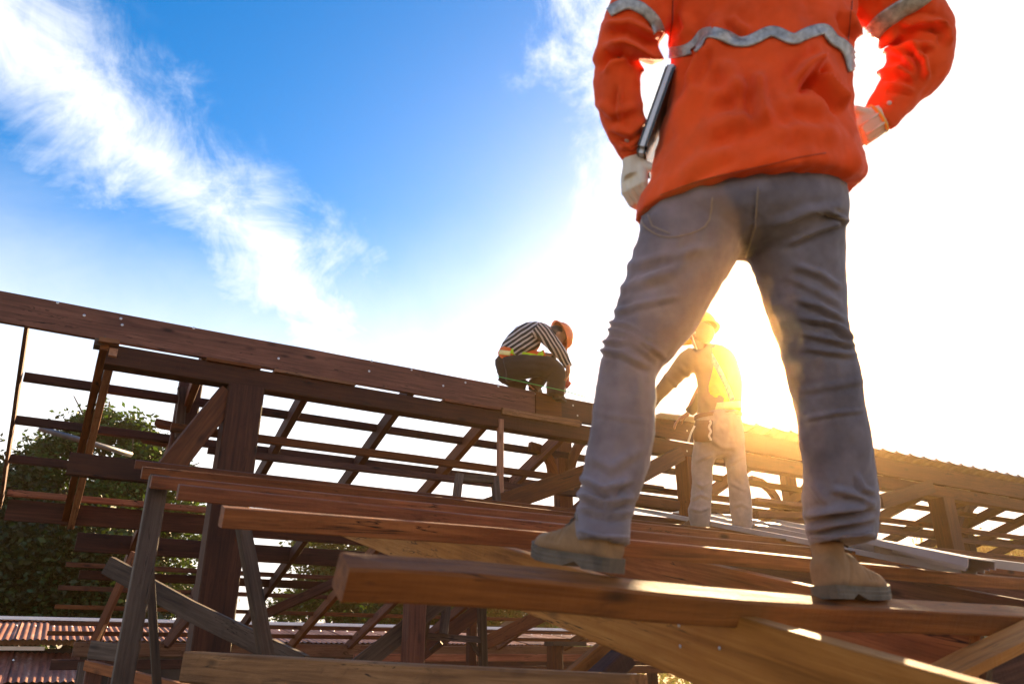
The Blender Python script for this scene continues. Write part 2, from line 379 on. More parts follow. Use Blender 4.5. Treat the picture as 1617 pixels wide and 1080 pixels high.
# inner posts and struts seen under the lower roof
p = aty(876, 1030, 8.6); timber('short_post', [(p.x, 8.6, 0), (p.x, 8.6, aty(876, 1018, 8.6).z)], .15, .15, MT['dark'], roof, (0, 1, 0))
boxw('cap_board', aty(893, 1016, 8.6), (.5, .2, .05), MT['grey'], roof)
p = aty(745, 1000, 7.4); timber('inner_post', [(p.x, 7.4, 0), (p.x, 7.4, aty(745, 935, 7.4).z)], .085, .085, MT['dark'], roof, (0, 1, 0))
for p0, p1, D0, D1, w, h, nm in (((700, 944), (560, 1058), 5.2, 4.9, .045, .12, 'grey'), ((560, 905), (423, 968), 8.3, 8.9, .05, .1, 'brown'),
        ((760, 960), (640, 1050), 6.6, 6.4, .05, .12, 'brown'), ((890, 955), (760, 1018), 7.2, 7.3, .05, .12, 'brown'),
        ((960, 1026), (900, 1076), 3.6, 3.4, .04, .10, 'pale'), ((985, 1035), (935, 1085), 3.5, 3.3, .09, .09, 'dark'),
        ((214, 872), (146, 1017), 5.6, 5.4, .04, .05, 'brown'), ((303, 968), (264, 1016), 7.6, 7.6, .05, .09, 'brown'), ((640, 985), (545, 1062), 6.8, 6.5, .05, .09, 'warm')):
    timber('strut', [atD(*p0, D0), atD(*p1, D1)], w, h, MT[nm], roof)
# roof tiles along the ridge on the sunward half
tm = plain('grey_roof_tile', (.26, .25, .25), .8, 0, .3, 8, .35, 40)
tile_me = None
tx0 = xr(1176, 680)
nT = int((XE - tx0) / .245)
def tile_mesh():
    bm = bmesh.new(); Wd, Ld, T = .27, .36, .014; nx = 8; top = []; bot = []
    for i in range(nx + 1):
        u = i / nx; x = (u - .5) * Wd; hgt = .020 * (math.cos(2 * math.pi * u * 1.0) * .25) + (.024 if u > .86 else 0) + .012 * (1 - u)
        for L_, zz in ((top, hgt + T), (bot, hgt)):
            L_.append([bm.verts.new((x, yy, zz)) for yy in (-Ld / 2, Ld / 2)])
    for i in range(nx):
        bm.faces.new((top[i][0], top[i+1][0], top[i+1][1], top[i][1])); bm.faces.new((bot[i][1], bot[i+1][1], bot[i+1][0], bot[i][0]))
        bm.faces.new((bot[i][0], bot[i+1][0], top[i+1][0], top[i][0])); bm.faces.new((top[i][1], top[i+1][1], bot[i+1][1], bot[i][1]))
    bm.faces.new((bot[0][1], bot[0][0], top[0][0], top[0][1])); bm.faces.new((top[nx][1], top[nx][0], bot[nx][0], bot[nx][1]))
    me = bpy.data.meshes.new('tile'); bm.to_mesh(me); bm.free(); me.materials.append(tm); return me
tile_me = tile_mesh()
for rI in range(2):
    for i in range(nT):
        y = YR + .10 + rI * .32
        Mt = Matrix.Translation((tx0 + i * .245 + random.uniform(-.004, .004), y, zt + .004 - TF * (y - YR - .1) * .8 - (0 if rI == 0 else .012))) @ Matrix.Rotation(-math.atan(TF * .8) , 4, 'X') @ Matrix.Rotation(random.uniform(-.01, .01), 4, 'Z')
        link('roof_tile', tile_me, None, Mt, roof)
row('tile_batten', YR + .42, zt - .1, tx0, XE, .05, .04, MT['dark'])

# ================================================================ lower roof frame the man stands on
low = thing('lower_roof_frame', (1.5, 2.6, 0), 'warm brown timber lean-to roof frame with long purlins, below the ridge', 'roof frame')
SN = Vector((0, -TN, 1)).normalized()
P6pts = [aty(*q, 1.205) for q in ((553, 885), (640, 891), (760, 902), (900, 916), (1040, 932), (1180, 943), (1293, 951), (1450, 958), (1617, 968), (1800, 984))]
SN6 = Vector((0, -.55, 1)).normalized()
Hc = .030
P6 = timber('purlin', [p - SN6 * Hc + Vector((0, .028, .008)) for p in P6pts], .064, .058, MT['warm'], low, SN6, cham=.09, taper=1.05, label='nearest purlin, bowed, under the boots')
for y, pxl, w, h, nm in ((2.07, 352, .06, .052, 'warm'), (2.81, 282, .055, .052, 'warm'), (3.41, 240, .055, .05, 'warm'), (4.05, 225, .055, .055, 'brown'), (4.85, 214, .055, .05, 'brown')):
    q = proj((.35, y, zn(y))); x0 = aty(pxl, q[1], y).x
    n = 12; x1 = 9.5
    pts = [(x0 + (x1 - x0) * i / n, y, zn(y) - h / 2 + .006 * math.sin(i * 1.1 + y * 3)) for i in range(n + 1)]
    timber('purlin', pts, w, h, MT[nm], low, SN)
for x, y0, y1, h, nm in ((1.27, .28, 4.95, .165, 'pale'), (2.14, 1.28, 4.95, .14, 'warm'), (3.35, .9, 4.95, .15, 'brown'), (4.6, 1.0, 4.95, .14, 'brown'), (5.9, 1.2, 4.95, .14, 'brown'), (7.3, 1.2, 4.95, .14, 'brown')):
    rr = timber('rafter', [(x, y0, zn(y0, -.066 - h / 2)), (x, y1, zn(y1, -.066 - h / 2))], .05, h, MT[nm], low, (0, 0, 1))
    if x < 1.3: RB = rr
def on_rafter(px, py, X=1.2435): r = ray(px, py); return CAM + r * (X / r.x)
for q, rr_ in (((1072, 987), .0045), ((1074, 1020), .004), ((1136, 1023), .004)):
    p = on_rafter(*q); Mn = Matrix.Translation(p) @ Matrix.Rotation(-math.pi / 2, 4, 'Z') @ Matrix.Diagonal((rr_, 1, rr_, 1)); link('nail', nail_me, None, Mn, RB)
timber('tie_beam', [atD(303, 1052, 3.1), atD(660, 1079, 2.35), atD(1010, 1104, 1.9)], .09, .115, MT['raw'], low)
timber('knee_brace', [atD(1470, 1078, 1.75), atD(1650, 984, 2.05)], .07, .028, MT['pale'], low, (0, -.3, 1))
timber('cross_board', [atD(1440, 1128, 2.2), atD(1700, 1020, 2.6)], .03, .22, MT['dark'], low)  # wide dark board puts the shaded interior below the brace into the colour
timber('cross_board', [atD(1400, 1015, 2.6), atD(1560, 1080, 2.3)], .03, .09, MT['grey'], low)
p = aty(250, 752, 3.5)
timber('grey_post', [(p.x, 3.5, 0), (p.x, 3.5, p.z)], .075, .07, MT['grey'], low, (0, 1, 0))
timber('brace_plank', [atD(171, 893, 3.75), atD(300, 964, 3.6), atD(480, 1050, 3.35)], .04, .085, MT['grey'], low)
timber('brace_plank', [atD(378, 800, 3.3), atD(426, 1062, 3.05)], .062, .03, MT['grey'], low, (.4, -.9, 0))
timber('slim_prop', [atD(236, 870, 3.4), atD(249, 1110, 3.15)], .034, .03, MT['grey'], low, (0, 1, 0))
timber('cross_board', [atD(145, 1025, 4.0), atD(215, 1034, 3.9)], .04, .085, MT['grey'], low)
p = atD(152, 1040, 4.1); timber('scaffold_post', [(p.x, p.y, 0), p], .08, .08, MT['brown'], low, (0, 1, 0))
p = atD(132, 1045, 4.3); timber('scaffold_post', [(p.x, p.y, 0), p], .05, .06, MT['grey'], low, (0, 1, 0))
timber('cross_board', [atD(138, 1050, 4.05), atD(320, 1095, 3.5)], .04, .05, MT['warm'], low)
for x in (2.1, 4.6, 7.3):
    timber('wall_post', [(x, 4.9, 0), (x, 4.9, zn(4.9, -.21))], .12, .12, MT['brown'], low, (0, 1, 0))
for x in (.9, 3.4, 6.0):
    timber('wall_post', [(x, .55, 0), (x, .55, zn(.55, -.25))], .1, .1, MT['brown'], low, (0, 1, 0))

# ================================================================ loose things on the frames
chm = plain('grey_metal_channel', (.34, .325, .33), .42, .35, .15, 3, .05)
def channel(a, b, w=.075, h=.04, label='', grp=None):
    a, b = Vector(a), Vector(b); X = (b - a).normalized(); Z = (SN - X * SN.dot(X)).normalized(); Y = Z.cross(X)
    M = Matrix((X, Y, Z)).transposed().to_4x4(); M.translation = (a + b) / 2; L_ = (b - a).length
    t = .004; sec = [(-w/2, 0), (-w/2, h), (w/2, h), (w/2, 0), (w/2 - t, 0), (w/2 - t, h - t), (-w/2 + t, h - t), (-w/2 + t, 0)]
    vs = [(sx * L_ / 2, y, z) for sx in (-1, 1) for y, z in sec]
    fs = [(j, (j + 1) % 8, 8 + (j + 1) % 8, 8 + j) for j in range(8)]
    for o in (0, 8):
        for q in ((0, 1, 6, 7), (1, 2, 5, 6), (2, 3, 4, 5)): fs.append(tuple(o + i for i in q))
    ob = link('metal_channel', mesh(vs, fs), chm, M); tag(ob, label, 'metal channel', grp); return ob
G = 'grey metal channels stacked on the purlins'
for i, (a, b, off, lb) in enumerate((((1002, 806), (1530, 909), .0, 'lowest long grey metal channel, lying foremost in the stack on the purlins'),
        ((1032, 802), (1540, 903), .025, 'second grey metal channel up from the foremost in the stack'),
        ((1072, 802), (1545, 899), .05, 'grey metal channel in the middle of the stack by the kneeling jeans legs'),
        ((1112, 800), (1550, 897), .075, 'topmost grey metal channel, beside the shins of the yellow helmeted worker'))):
    lb = lb.replace('by the kneeling jeans legs', 'between the two standing men')
    channel(near(*a, off + .012), near(*b, off - .02), .09, .03, lb, G)
channel(near(1384, 873, .02), near(1640, 905, .02), .07, .04, 'single grey metal channel to the right of the stack, beyond the right boot', G)
pp = [far(62, 676, .06), far(208, 718, .06)]
o = rod('metal_pipe', [pp[0], pp[1]], .021, plain('dull_grey_pipe', (.20, .20, .205), .5, .3, .2, 8, .1), None, 10); tag(o, 'thin pale grey pipe slung slantwise across the far rafters, in front of the tree', 'pipe')
def loose(p0, p1, D0, D1, w, h, nm, lb):
    o = timber('loose_board', [atD(*p0, D0), atD(*p1, D1)], w, h, MT[nm], None); tag(o, lb, 'board', 'short loose boards left on the roof frame'); return o
loose((247, 668), (312, 682), 6.25, 6.3, .12, .05, 'dark', 'short dark offcut board resting on the rail left of the big post')
loose((226, 692), (290, 703), 6.15, 6.2, .1, .06, 'brown', 'short brown offcut under another offcut left of the big post')
loose((958, 763), (1043, 772), 6.6, 6.9, .1, .035, 'dark', 'short dark board end between the legs of the man in front')
loose((955, 783), (1066, 800), 6.5, 6.8, .14, .08, 'brown', 'thick brown board stub behind the left shin of the man in front')
loose((1188, 790), (1300, 803), 6.8, 7.3, .12, .035, 'pale', 'pale plank lying just right of the yellow helmeted worker')
loose((1185, 815), (1330, 815), 6.9, 7.6, .2, .06, 'brown', 'wide brown board stack lying right of the worker\'s jeans')
# trestle under the lower roof
tr = thing('wooden_trestle', (atD(712, 1060, 5.2).x, atD(712, 1060, 5.2).y, 0), 'grey brown wooden trestle with two legs and a cross rung', 'trestle')
def down(p0, p1, D): return [atD(*p0, D), atD(*p1, D)]
for nm, p0, p1, D, w, h in (('leg', (683, 930), (632, 1190), 5.2, .05, .05), ('leg', (760, 938), (766, 1190), 5.2, .05, .05), ('rung', (676, 1004), (762, 1010), 5.2, .04, .05), ('brace', (697, 1014), (680, 1028), 5.2, .03, .02), ('brace', (741, 1010), (758, 1034), 5.2, .03, .02)):
    timber(nm, down(p0, p1, D), w, h, MT['grey'], tr, (0, 1, 0))
ld = thing('timber_frame_stand', (aty(742, 770, 4.95).x, 4.95, 0), 'weathered grey sawhorse head standing up above the top purlin', 'sawhorse')
for nm, p0, p1, w, h in (('leg', (726, 748), (718, 812), .05, .05), ('leg', (781, 752), (786, 812), .05, .05), ('top_rail', (724, 754), (782, 758), .05, .035), ('leg', (722, 812), (700, 1000), .05, .05)):
    timber(nm, [aty(*p0, 5.0), aty(*p1, 5.0)], w, h, MT['grey'], ld, (0, 1, 0))
# ================================================================ rusty sheds
def rust_mat():
    m, t, b = mat_new('rusted_corrugated_iron'); tcn = tnode(t, 'ShaderNodeTexCoord'); oi = tnode(t, 'ShaderNodeObjectInfo')
    cmb = tnode(t, 'ShaderNodeCombineXYZ'); [t.links.new(oi.outputs['Random'], cmb.inputs[i]) for i in range(3)]
    off = tnode(t, 'ShaderNodeVectorMath', operation='MULTIPLY_ADD'); off.inputs[1].default_value = (31, 17, 43)
    t.links.new(cmb.outputs[0], off.inputs[0]); t.links.new(tcn.outputs['Object'], off.inputs[2]); v = off.outputs[0]
    a = tnoise(t, tmap(t, v, (5, .8, 1)), 1.0, 6, .65); c = tnoise(t, v, 14, 5, .7)
    col = ramp(t, tmath(t, 'ADD', tmath(t, 'MULTIPLY', a, .75), tmath(t, 'MULTIPLY', c, .25)), [(.36, (.10, .028, .014)), (.48, (.21, .062, .032)), (.57, (.30, .125, .075)), (.68, (.48, .37, .32))])
    hsv = tnode(t, 'ShaderNodeHueSaturation'); t.links.new(col, hsv.inputs['Color'])
    t.links.new(tmath(t, 'ADD', tmath(t, 'MULTIPLY', oi.outputs['Random'], .6), .7), hsv.inputs['Value']); t.links.new(hsv.outputs[0], b.inputs['Base Color'])
    b.inputs['Roughness'].default_value = .65; b.inputs['Metallic'].default_value = .15; bump(t, b, c, .3, .006); return m
rust = rust_mat()
wallm = plain('pale_plaster', (.62, .58, .52), .9, 0, .12, 2, .2, 30)
shedwall = plain('dark_shed_boards', (.06, .045, .035), .9, 0, .3, 3, .3, 20)
ridgem = plain('white_ridge_flashing', (.85, .84, .82), .45, .1, .08, 3, .05)
def shed(x0, x1, yr, zr, ye, ze, label, wsheet=.78):
    t = thing('rusty_shed', ((x0 + x1) / 2, (yr + ye) / 2 + 1, 0), label, 'shed')
    sl = math.hypot(yr - ye, zr - ze); n = int((x1 - x0) / wsheet) + 1; ang = math.atan2(zr - ze, yr - ye)
    bm = bmesh.new(); nx = 40; cols = []
    for i in range(nx + 1):
        x = (i / nx - .5) * (wsheet + .05); z = .011 * math.cos(2 * math.pi * i / 4)
        cols.append([bm.verts.new((x, yy, z)) for yy in (-sl / 2, 0, sl / 2)])
    for i in range(nx):
        for j in range(2): bm.faces.new((cols[i][j], cols[i+1][j], cols[i+1][j+1], cols[i][j+1]))
    me = bpy.data.meshes.new('sheet'); bm.to_mesh(me); bm.free(); me.materials.append(rust)
    for k in range(n):
        M = Matrix.Translation((x0 + (k + .5) * wsheet, (yr + ye) / 2 + random.uniform(-.05, .05), (zr + ze) / 2 + .006 * (k % 2))) @ Matrix.Rotation(ang, 4, 'X') @ Matrix.Rotation(random.uniform(-.008, .008), 4, 'Z')
        link('roof_sheet', me, None, M, t, None, True)
        M2 = Matrix.Translation((x0 + (k + .5) * wsheet, 2 * yr - (yr + ye) / 2, (zr + ze) / 2 - .004 + .006 * (k % 2))) @ Matrix.Rotation(-ang, 4, 'X')
        link('roof_sheet', me, None, M2, t, None, True)
    boxw('ridge_flashing', ((x0 + x1) / 2, yr, zr + .035), (x1 - x0, .42, .05), ridgem, t)
    boxw('wall', ((x0 + x1) / 2, ye + .5, ze / 2 - .05), (x1 - x0 - .6, .12, ze - .1), shedwall, t)
    boxw('wall', ((x0 + x1) / 2, 2 * yr - ye - .5, ze / 2 - .05), (x1 - x0 - .6, .12, ze - .1), shedwall, t)
    for x in (x0 + .35, x1 - .35):
        boxw('wall', (x, yr, ze / 2 - .05), (.1, 2 * (yr - ye) - 1.2, ze - .1), shedwall, t)
    # screw heads along the purlin lines
    sm = bpy.data.meshes.get('screw') or mesh([(0, 0, .02)] + [(.016 * math.cos(a * 1.0472), .016 * math.sin(a * 1.0472), 0) for a in range(6)], [(0, 1 + a, 1 + (a + 1) % 6) for a in range(6)], 'screw')
    if not sm.materials: sm.materials.append(ridgem)
    q = .36
    for k in range(min(60, int((x1 - x0) / .24))):
        link('roof_screw', sm, None, Matrix.Translation((x0 + .1 + k * .24, yr - (yr - ye) * q, zr - (zr - ze) * q + .016)) @ Matrix.Rotation(ang, 4, 'X'), t)
    return t
xa_ = aty(-260, 975, 15).x; xb2 = aty(905, 1005, 15).x
shed(xa_, xb2, 15.0, CZ + .555, 12.6, CZ + .235, 'long shed with rust streaked corrugated iron roof and white ridge line behind the timber frame')
xc2 = aty(-220, 1030, 11.5).x; xd2 = aty(112, 1050, 11.5).x
shed(xc2 - 2.5, xd2 - .3, 13.1, CZ + .10, 11.6, CZ - .26, 'lower shed with a reddish corrugated roof at the left edge, nearer than the long shed')

# ================================================================ houses beyond
bl = plain('blue_painted_wall', (.16, .36, .58), .8, 0, .1, 2, .1, 30)
glassm, gt_, gb_ = mat_new('dark_window_glass'); gb_.inputs['Base Color'].default_value = (.02, .025, .03, 1); gb_.inputs['Roughness'].default_value = .12
def house(c, sx, sy, h, roof_h, wm, label, rm, windows, yaw):
    t = thing('house', (c[0], c[1], 0), label, 'house'); X = Vector((math.cos(yaw), math.sin(yaw), 0)); Y = Vector((-X.y, X.x, 0))
    c = Vector((c[0], c[1], 0))
    boxw('wall', c + Vector((0, 0, h / 2)), (sx, sy, h), wm, t, X)
    e = .4; A = [c + X * a * (sx / 2 + e) + Y * b * (sy / 2 + e) + Vector((0, 0, h)) for a, b in ((-1, -1), (1, -1), (1, 1), (-1, 1))]
    R0, R1 = c - X * sx / 4 + Vector((0, 0, h + roof_h)), c + X * sx / 4 + Vector((0, 0, h + roof_h))
    D = [p - Vector((0, 0, .15)) for p in A]
    world_mesh('roof', A + [R0, R1] + D, [(0, 1, 5, 4), (1, 2, 5), (2, 3, 4, 5), (3, 0, 4), (7, 6, 9, 8), (0, 6, 7, 1), (1, 7, 8, 2), (2, 8, 9, 3), (3, 9, 6, 0)], rm, t)
    for (u, z, w, hh) in windows:
        p = c - Y * (sy / 2 + .02) + X * u + Vector((0, 0, z))
        f = boxw('window', p, (w, .06, hh), ridgem, t, X)
        for s in (-1, 1):
            boxw('pane', p - Y * .03 + X * s * w / 4, (w / 2 - .08, .04, hh - .14), glassm, f, X)
    return t
p = atD(1420, 1005, 26)
house((p.x + 1.2, p.y + 3.5), 9, 6, CZ + .95, 1.2, bl, 'light blue house with dark windows seen low between the rafters at right', rust,
      [(-3.2, CZ + .25, 1.3, 1.0), (-1.2, CZ + .25, 1.3, 1.0), (1.2, CZ + .25, 1.3, 1.0), (3.2, CZ + .25, 1.3, 1.0)], R(-15))
p = atD(800, 1000, 30)
house((p.x + .3, p.y + 3), 6.0, 5, CZ + .55, .85, wallm, 'cream plaster house with a pale roof behind the satellite dish', ridgem, [(-1.8, CZ - .7, 1.0, 1.0), (1.8, CZ - .7, 1.0, 1.0)], R(-28))
# satellite dish on its mast
dm = plain('dark_mesh_dish', (.12, .10, .10), .5, .5, .2, 30, .1)
p = atD(810, 998, 21); dn = (CAM + Vector((1.5, 0, 2)) - p).normalized()
dt = thing('satellite_dish', (p.x, p.y, 0), 'dark mesh satellite dish in front of the cream house', 'satellite dish')
Q = dn.to_track_quat('Z', 'Y').to_matrix().to_4x4(); Q.translation = p
vs = [Q @ Vector((0, 0, -.10))]; fs = []; nr, na = 5, 20
for i in range(1, nr + 1):
    for j in range(na):
        r_ = .42 * i / nr; a = 2 * math.pi * j / na; vs.append(Q @ Vector((r_ * math.cos(a), r_ * .78 * math.sin(a), -.10 + .1 * (i / nr) ** 2)))
for j in range(na): fs.append((0, 1 + j, 1 + (j + 1) % na))
for i in range(nr - 1):
    for j in range(na): a = 1 + i * na; fs.append((a + j, a + na + j, a + na + (j + 1) % na, a + (j + 1) % na))
world_mesh('reflector', vs, fs, dm, dt, True)
for k in range(3):
    a = 2.1 * k + .5; rod('feed_arm', [Q @ Vector((.38 * math.cos(a), .3 * math.sin(a), -.02)), Q @ Vector((0, 0, .3))], .01, dm, dt, 6)
rod('feed_horn', [Q @ Vector((0, 0, .27)), Q @ Vector((0, 0, .36))], .035, dm, dt, 8)
rod('mast', [(p.x, p.y + .06, 0), (p.x, p.y + .06, p.z - .08)], .03, MT['steel'], dt)
# white railings
wr = plain('white_painted_rail', (.8, .8, .8), .5, 0, .05, 5, .05)
def railing(pa, pb, D0, D1, n, label, h=1.0):
    a, b = atD(*pa, D0), atD(*pb, D1); t = thing('white_railing', ((a.x + b.x) / 2, (a.y + b.y) / 2, a.z - h), label, 'railing', 'white railings below the roof frame')
    d = Vector((0, 0, h)); b.z = a.z
    rod('top_rail', [a, b], .022, wr, t); rod('bottom_rail', [a - d * .85, b - d * .85], .018, wr, t)
    for i in range(n + 1):
        q = a.lerp(b, i / n); rod('post' if i % 6 == 0 else 'baluster', [q - d, q], .028 if i % 6 == 0 else .012, wr, t, 6)
railing((886, 1054), (960, 1056), 20, 21, 18, 'white metal railing in front of green shrubs under the lower roof, with close bars')
railing((968, 1058), (1003, 1062), 17, 17, 12, 'short white metal railing in the gap between the dark braces')
railing((710, 1050), (864, 1050), 22, 22, 24, 'long white railing with thin bars left of the short brown post')

# ================================================================ trees
def leaf_mat(name, c1, c2, tr=.35):
    m, t, b = mat_new(name); g = tnode(t, 'ShaderNodeNewGeometry'); tcn = tnode(t, 'ShaderNodeTexCoord')
    n = tnoise(t, tcn.outputs['Object'], 1.3, 4, .6)
    f = tmath(t, 'ADD', tmath(t, 'MULTIPLY', n, .6), tmath(t, 'MULTIPLY', g.outputs['Random Per Island'], .5))
    col = ramp(t, f, [(.3, c1), (.75, c2)])
    t.links.new(col, b.inputs['Base Color']); b.inputs['Roughness'].default_value = .55; b.inputs['Specular IOR Level'].default_value = .35
    tl = tnode(t, 'ShaderNodeBsdfTranslucent'); mxs = tnode(t, 'ShaderNodeMixShader'); mxs.inputs[0].default_value = tr
    t.links.new(tmix(t, .3, col, (.16, .24, .02)), tl.inputs[0])
    t.links.new(b.outputs[0], mxs.inputs[1]); t.links.new(tl.outputs[0], mxs.inputs[2]); t.links.new(mxs.outputs[0], t.nodes['Material Output'].inputs[0])
    return m
LM = {'deep': leaf_mat('deep_green_leaves', (.004, .013, .003), (.014, .042, .006), .12), 'mid': leaf_mat('mid_green_leaves', (.007, .026, .003), (.028, .085, .008), .28), 'light': leaf_mat('light_green_leaves', (.03, .06, .012), (.10, .16, .03), .3)}
barkm = plain('grey_brown_bark', (.09, .065, .045), .9, 0, .35, 6, .6, 25)
def leaves_mesh(centers, radii, per, size, spread=1.0):
    """folded leaf blades in clumps round the given centres"""
    n = len(centers) * per
    c = np.repeat(centers, per, 0); r = np.repeat(radii, per)[:, None]
    p = c + rng.normal(size=(n, 3)) * r * spread * np.array([1, 1, .7])
    d = rng.normal(size=(n, 3)); d[:, 2] = d[:, 2] * .5 - .25; d /= np.linalg.norm(d, axis=1)[:, None]
    u = rng.normal(size=(n, 3)); u -= d * (u * d).sum(1)[:, None]; u /= np.linalg.norm(u, axis=1)[:, None]
    w = np.cross(d, u)
    s = (size * rng.uniform(.6, 1.35, n))[:, None]
    v = np.stack([p - d * s * .5, p + u * s * .27 + w * s * .07, p + d * s * .5, p - u * s * .27 + w * s * .07], 1).reshape(-1, 3)
    f = np.arange(n)[:, None] * 4
    tri = np.concatenate([f + [0, 1, 2], f + [0, 2, 3]], 1).reshape(-1, 3)
    me = bpy.data.meshes.new('leaves'); me.vertices.add(len(v)); me.vertices.foreach_set('co', v.ravel())
    me.loops.add(tri.size); me.loops.foreach_set('vertex_index', tri.ravel().astype(np.int32))
    me.polygons.add(len(tri)); me.polygons.foreach_set('loop_start', (np.arange(len(tri)) * 3).astype(np.int32))
    me.update(calc_edges=True); return me
def tree(name, base, lobes, clumps, per, leaf, mat, label, cat='tree', group=None, trunk_r=.22, clump_r=.42, trunk=True):
    """lobes: (centre, radius xyz); trunk and limbs grow to the lobes, leaves sit in clumps near the lobe surfaces"""
    base = Vector(base); t = thing(name, base, label, cat, group); cs = []; rs = []
    vol = [l[1][0] * l[1][1] for l in lobes]
    for (c, rad), vv in zip(lobes, vol):
        k = max(6, int(clumps * vv / sum(vol)))
        d = rng.normal(size=(k, 3)); d /= np.linalg.norm(d, axis=1)[:, None]
        rr = (rng.uniform(.3, 1.0, k) ** .55 * np.where(rng.random(k) < .14, 1.28, 1.0))[:, None]
        cs.append(np.array(c) + d * rr * np.array(rad)); rs.append(rng.uniform(.55, 1.25, k) * clump_r)
    cs = np.concatenate(cs); rs = np.concatenate(rs)
    me = leaves_mesh(cs - np.array(base), rs, per, leaf)
    me.materials.append(mat); link('crown', me, None, Matrix.Translation(base), t)
    if trunk:
        V, F = [], []
        def add(pts, r, tp, n=8):
            v, f = tube_geo(pts, r, n, tp); o = len(V); V.extend(v); F.extend(tuple(i + o for i in q) for q in f)
        mid = sum((Vector(l[0]) for l in lobes), Vector()) / len(lobes)
        top = Vector((mid.x, mid.y, mid.z)); fork = base.lerp(top, .5) + Vector((random.uniform(-.2, .2), random.uniform(-.2, .2), 0))
        add([base - Vector((0, 0, .2)), base.lerp(fork, .4) + Vector((.08, 0, 0)), fork], trunk_r, [1.25, .95, .75])
        for c, rad in lobes:
            c = Vector(c); a = fork.lerp(base, random.uniform(0, .25)); m_ = a.lerp(c, .55) + Vector((0, 0, .15 * (c - a).length))
            add([a, m_, c], trunk_r * .55, [1, .65, .35], 6)
            for k in range(4):
                e = c + Vector(rng.normal(size=3)) * rad[0] * .6; s = m_.lerp(c, random.uniform(.2, .9)); add([s, s.lerp(e, .5) + Vector((0, 0, .1)), e], trunk_r * .18, [1, .7, .3], 5)
        world_mesh('trunk', V, F, barkm, t, True)
    return t
def lob(D, *items):
    out = []
    for px, py, rx, ry, dd in items:
        c = atD(px, py, D + dd); s = (D + dd) / FPX; out.append(((c.x, c.y, c.z), (rx * s, rx * s, ry * s)))
    return out
def basept(px, D): q = atD(px, 1040, D); return (q.x, q.y, 0)
tree('leafy_tree', basept(165, 21), lob(21, (165, 672, 42, 28, 0), (115, 690, 34, 26, -.5), (215, 690, 36, 30, .5), (90, 735, 50, 34, -.5), (250, 735, 40, 34, .3), (60, 800, 55, 40, 0), (180, 790, 60, 40, -1), (265, 795, 44, 40, .4), (290, 850, 36, 36, 0), (100, 850, 60, 40, .4), (150, 880, 90, 55, -.5), (60, 890, 70, 60, .5), (240, 905, 60, 50, .8), (225, 750, 60, 40, 0)),
     820, 62, .16, LM['mid'], 'tall broad tree with a ragged green crown behind the left end of the frame', trunk_r=.26, clump_r=.21)
tree('dark_tree', basept(-10, 19), lob(19, (-20, 790, 60, 65, 0), (15, 850, 60, 70, -.4), (70, 920, 80, 60, -1), (-60, 880, 80, 80, .3), (140, 940, 90, 50, -.8), (60, 870, 80, 50, -.6), (150, 860, 60, 50, -1.2), (230, 950, 50, 30, .3), (10, 950, 70, 45, -1)),
     900, 75, .17, LM['deep'], 'dark dense tree at the left edge behind the sheds', trunk_r=.25, clump_r=.34)
tree('airy_tree', basept(530, 27), lob(27, (495, 868, 38, 28, 0), (545, 880, 40, 30, .3), (590, 905, 40, 35, 0), (520, 925, 50, 35, -.4), (560, 955, 55, 30, 0), (465, 962, 40, 22, .3), (600, 870, 34, 24, 0), (640, 850, 40, 30, 0)),
     330, 70, .16, LM['mid'], 'airy round tree seen through the purlins right of the big post', trunk_r=.2, clump_r=.25)
tree('dark_tree', basept(670, 24), lob(24, (650, 915, 45, 40, 0), (700, 935, 55, 40, .4), (640, 965, 55, 28, 0), (730, 975, 60, 30, .5), (770, 960, 45, 30, 0), (700, 880, 40, 30, 0), (760, 910, 50, 40, 0), (840, 975, 40, 25, 0)),
     400, 95, .16, LM['mid'], 'dark green tree standing left of the cream house', trunk_r=.22, clump_r=.27)
tree('far_tree', basept(1520, 40), lob(40, (1490, 862, 30, 16, 0), (1540, 872, 40, 18, .5), (1600, 885, 50, 24, 0), (1460, 890, 30, 18, 0)),
     130, 60, .22, LM['light'], 'sunlit yellow green tree top seen through the rafters at right', trunk_r=.25, clump_r=.5)
tree('shrub', (atD(1500, 1032, 11).x, atD(1500, 1032, 11).y, 0), lob(11, (1490, 1030, 35, 26, 0), (1535, 1045, 40, 30, .3), (1500, 1075, 50, 45, 0)), 70, 60, .10, LM['light'], 'bright green bush glimpsed under the nearest purlin at lower right', 'bush', trunk_r=.06, clump_r=.16)
tree('shrub', basept(920, 24), lob(24, (900, 1052, 40, 14, 0), (945, 1050, 36, 16, .4), (985, 1060, 36, 16, 0)), 60, 60, .14, LM['mid'], 'green bush behind the white railing', 'bush', trunk_r=.06, clump_r=.3)
tree('shrub', basept(720, 26), lob(26, (700, 1055, 60, 14, 0), (790, 1058, 60, 14, .4)), 60, 60, .14, LM['deep'], 'dark low shrubs beyond the long railing', 'bush', trunk_r=.06, clump_r=.3)
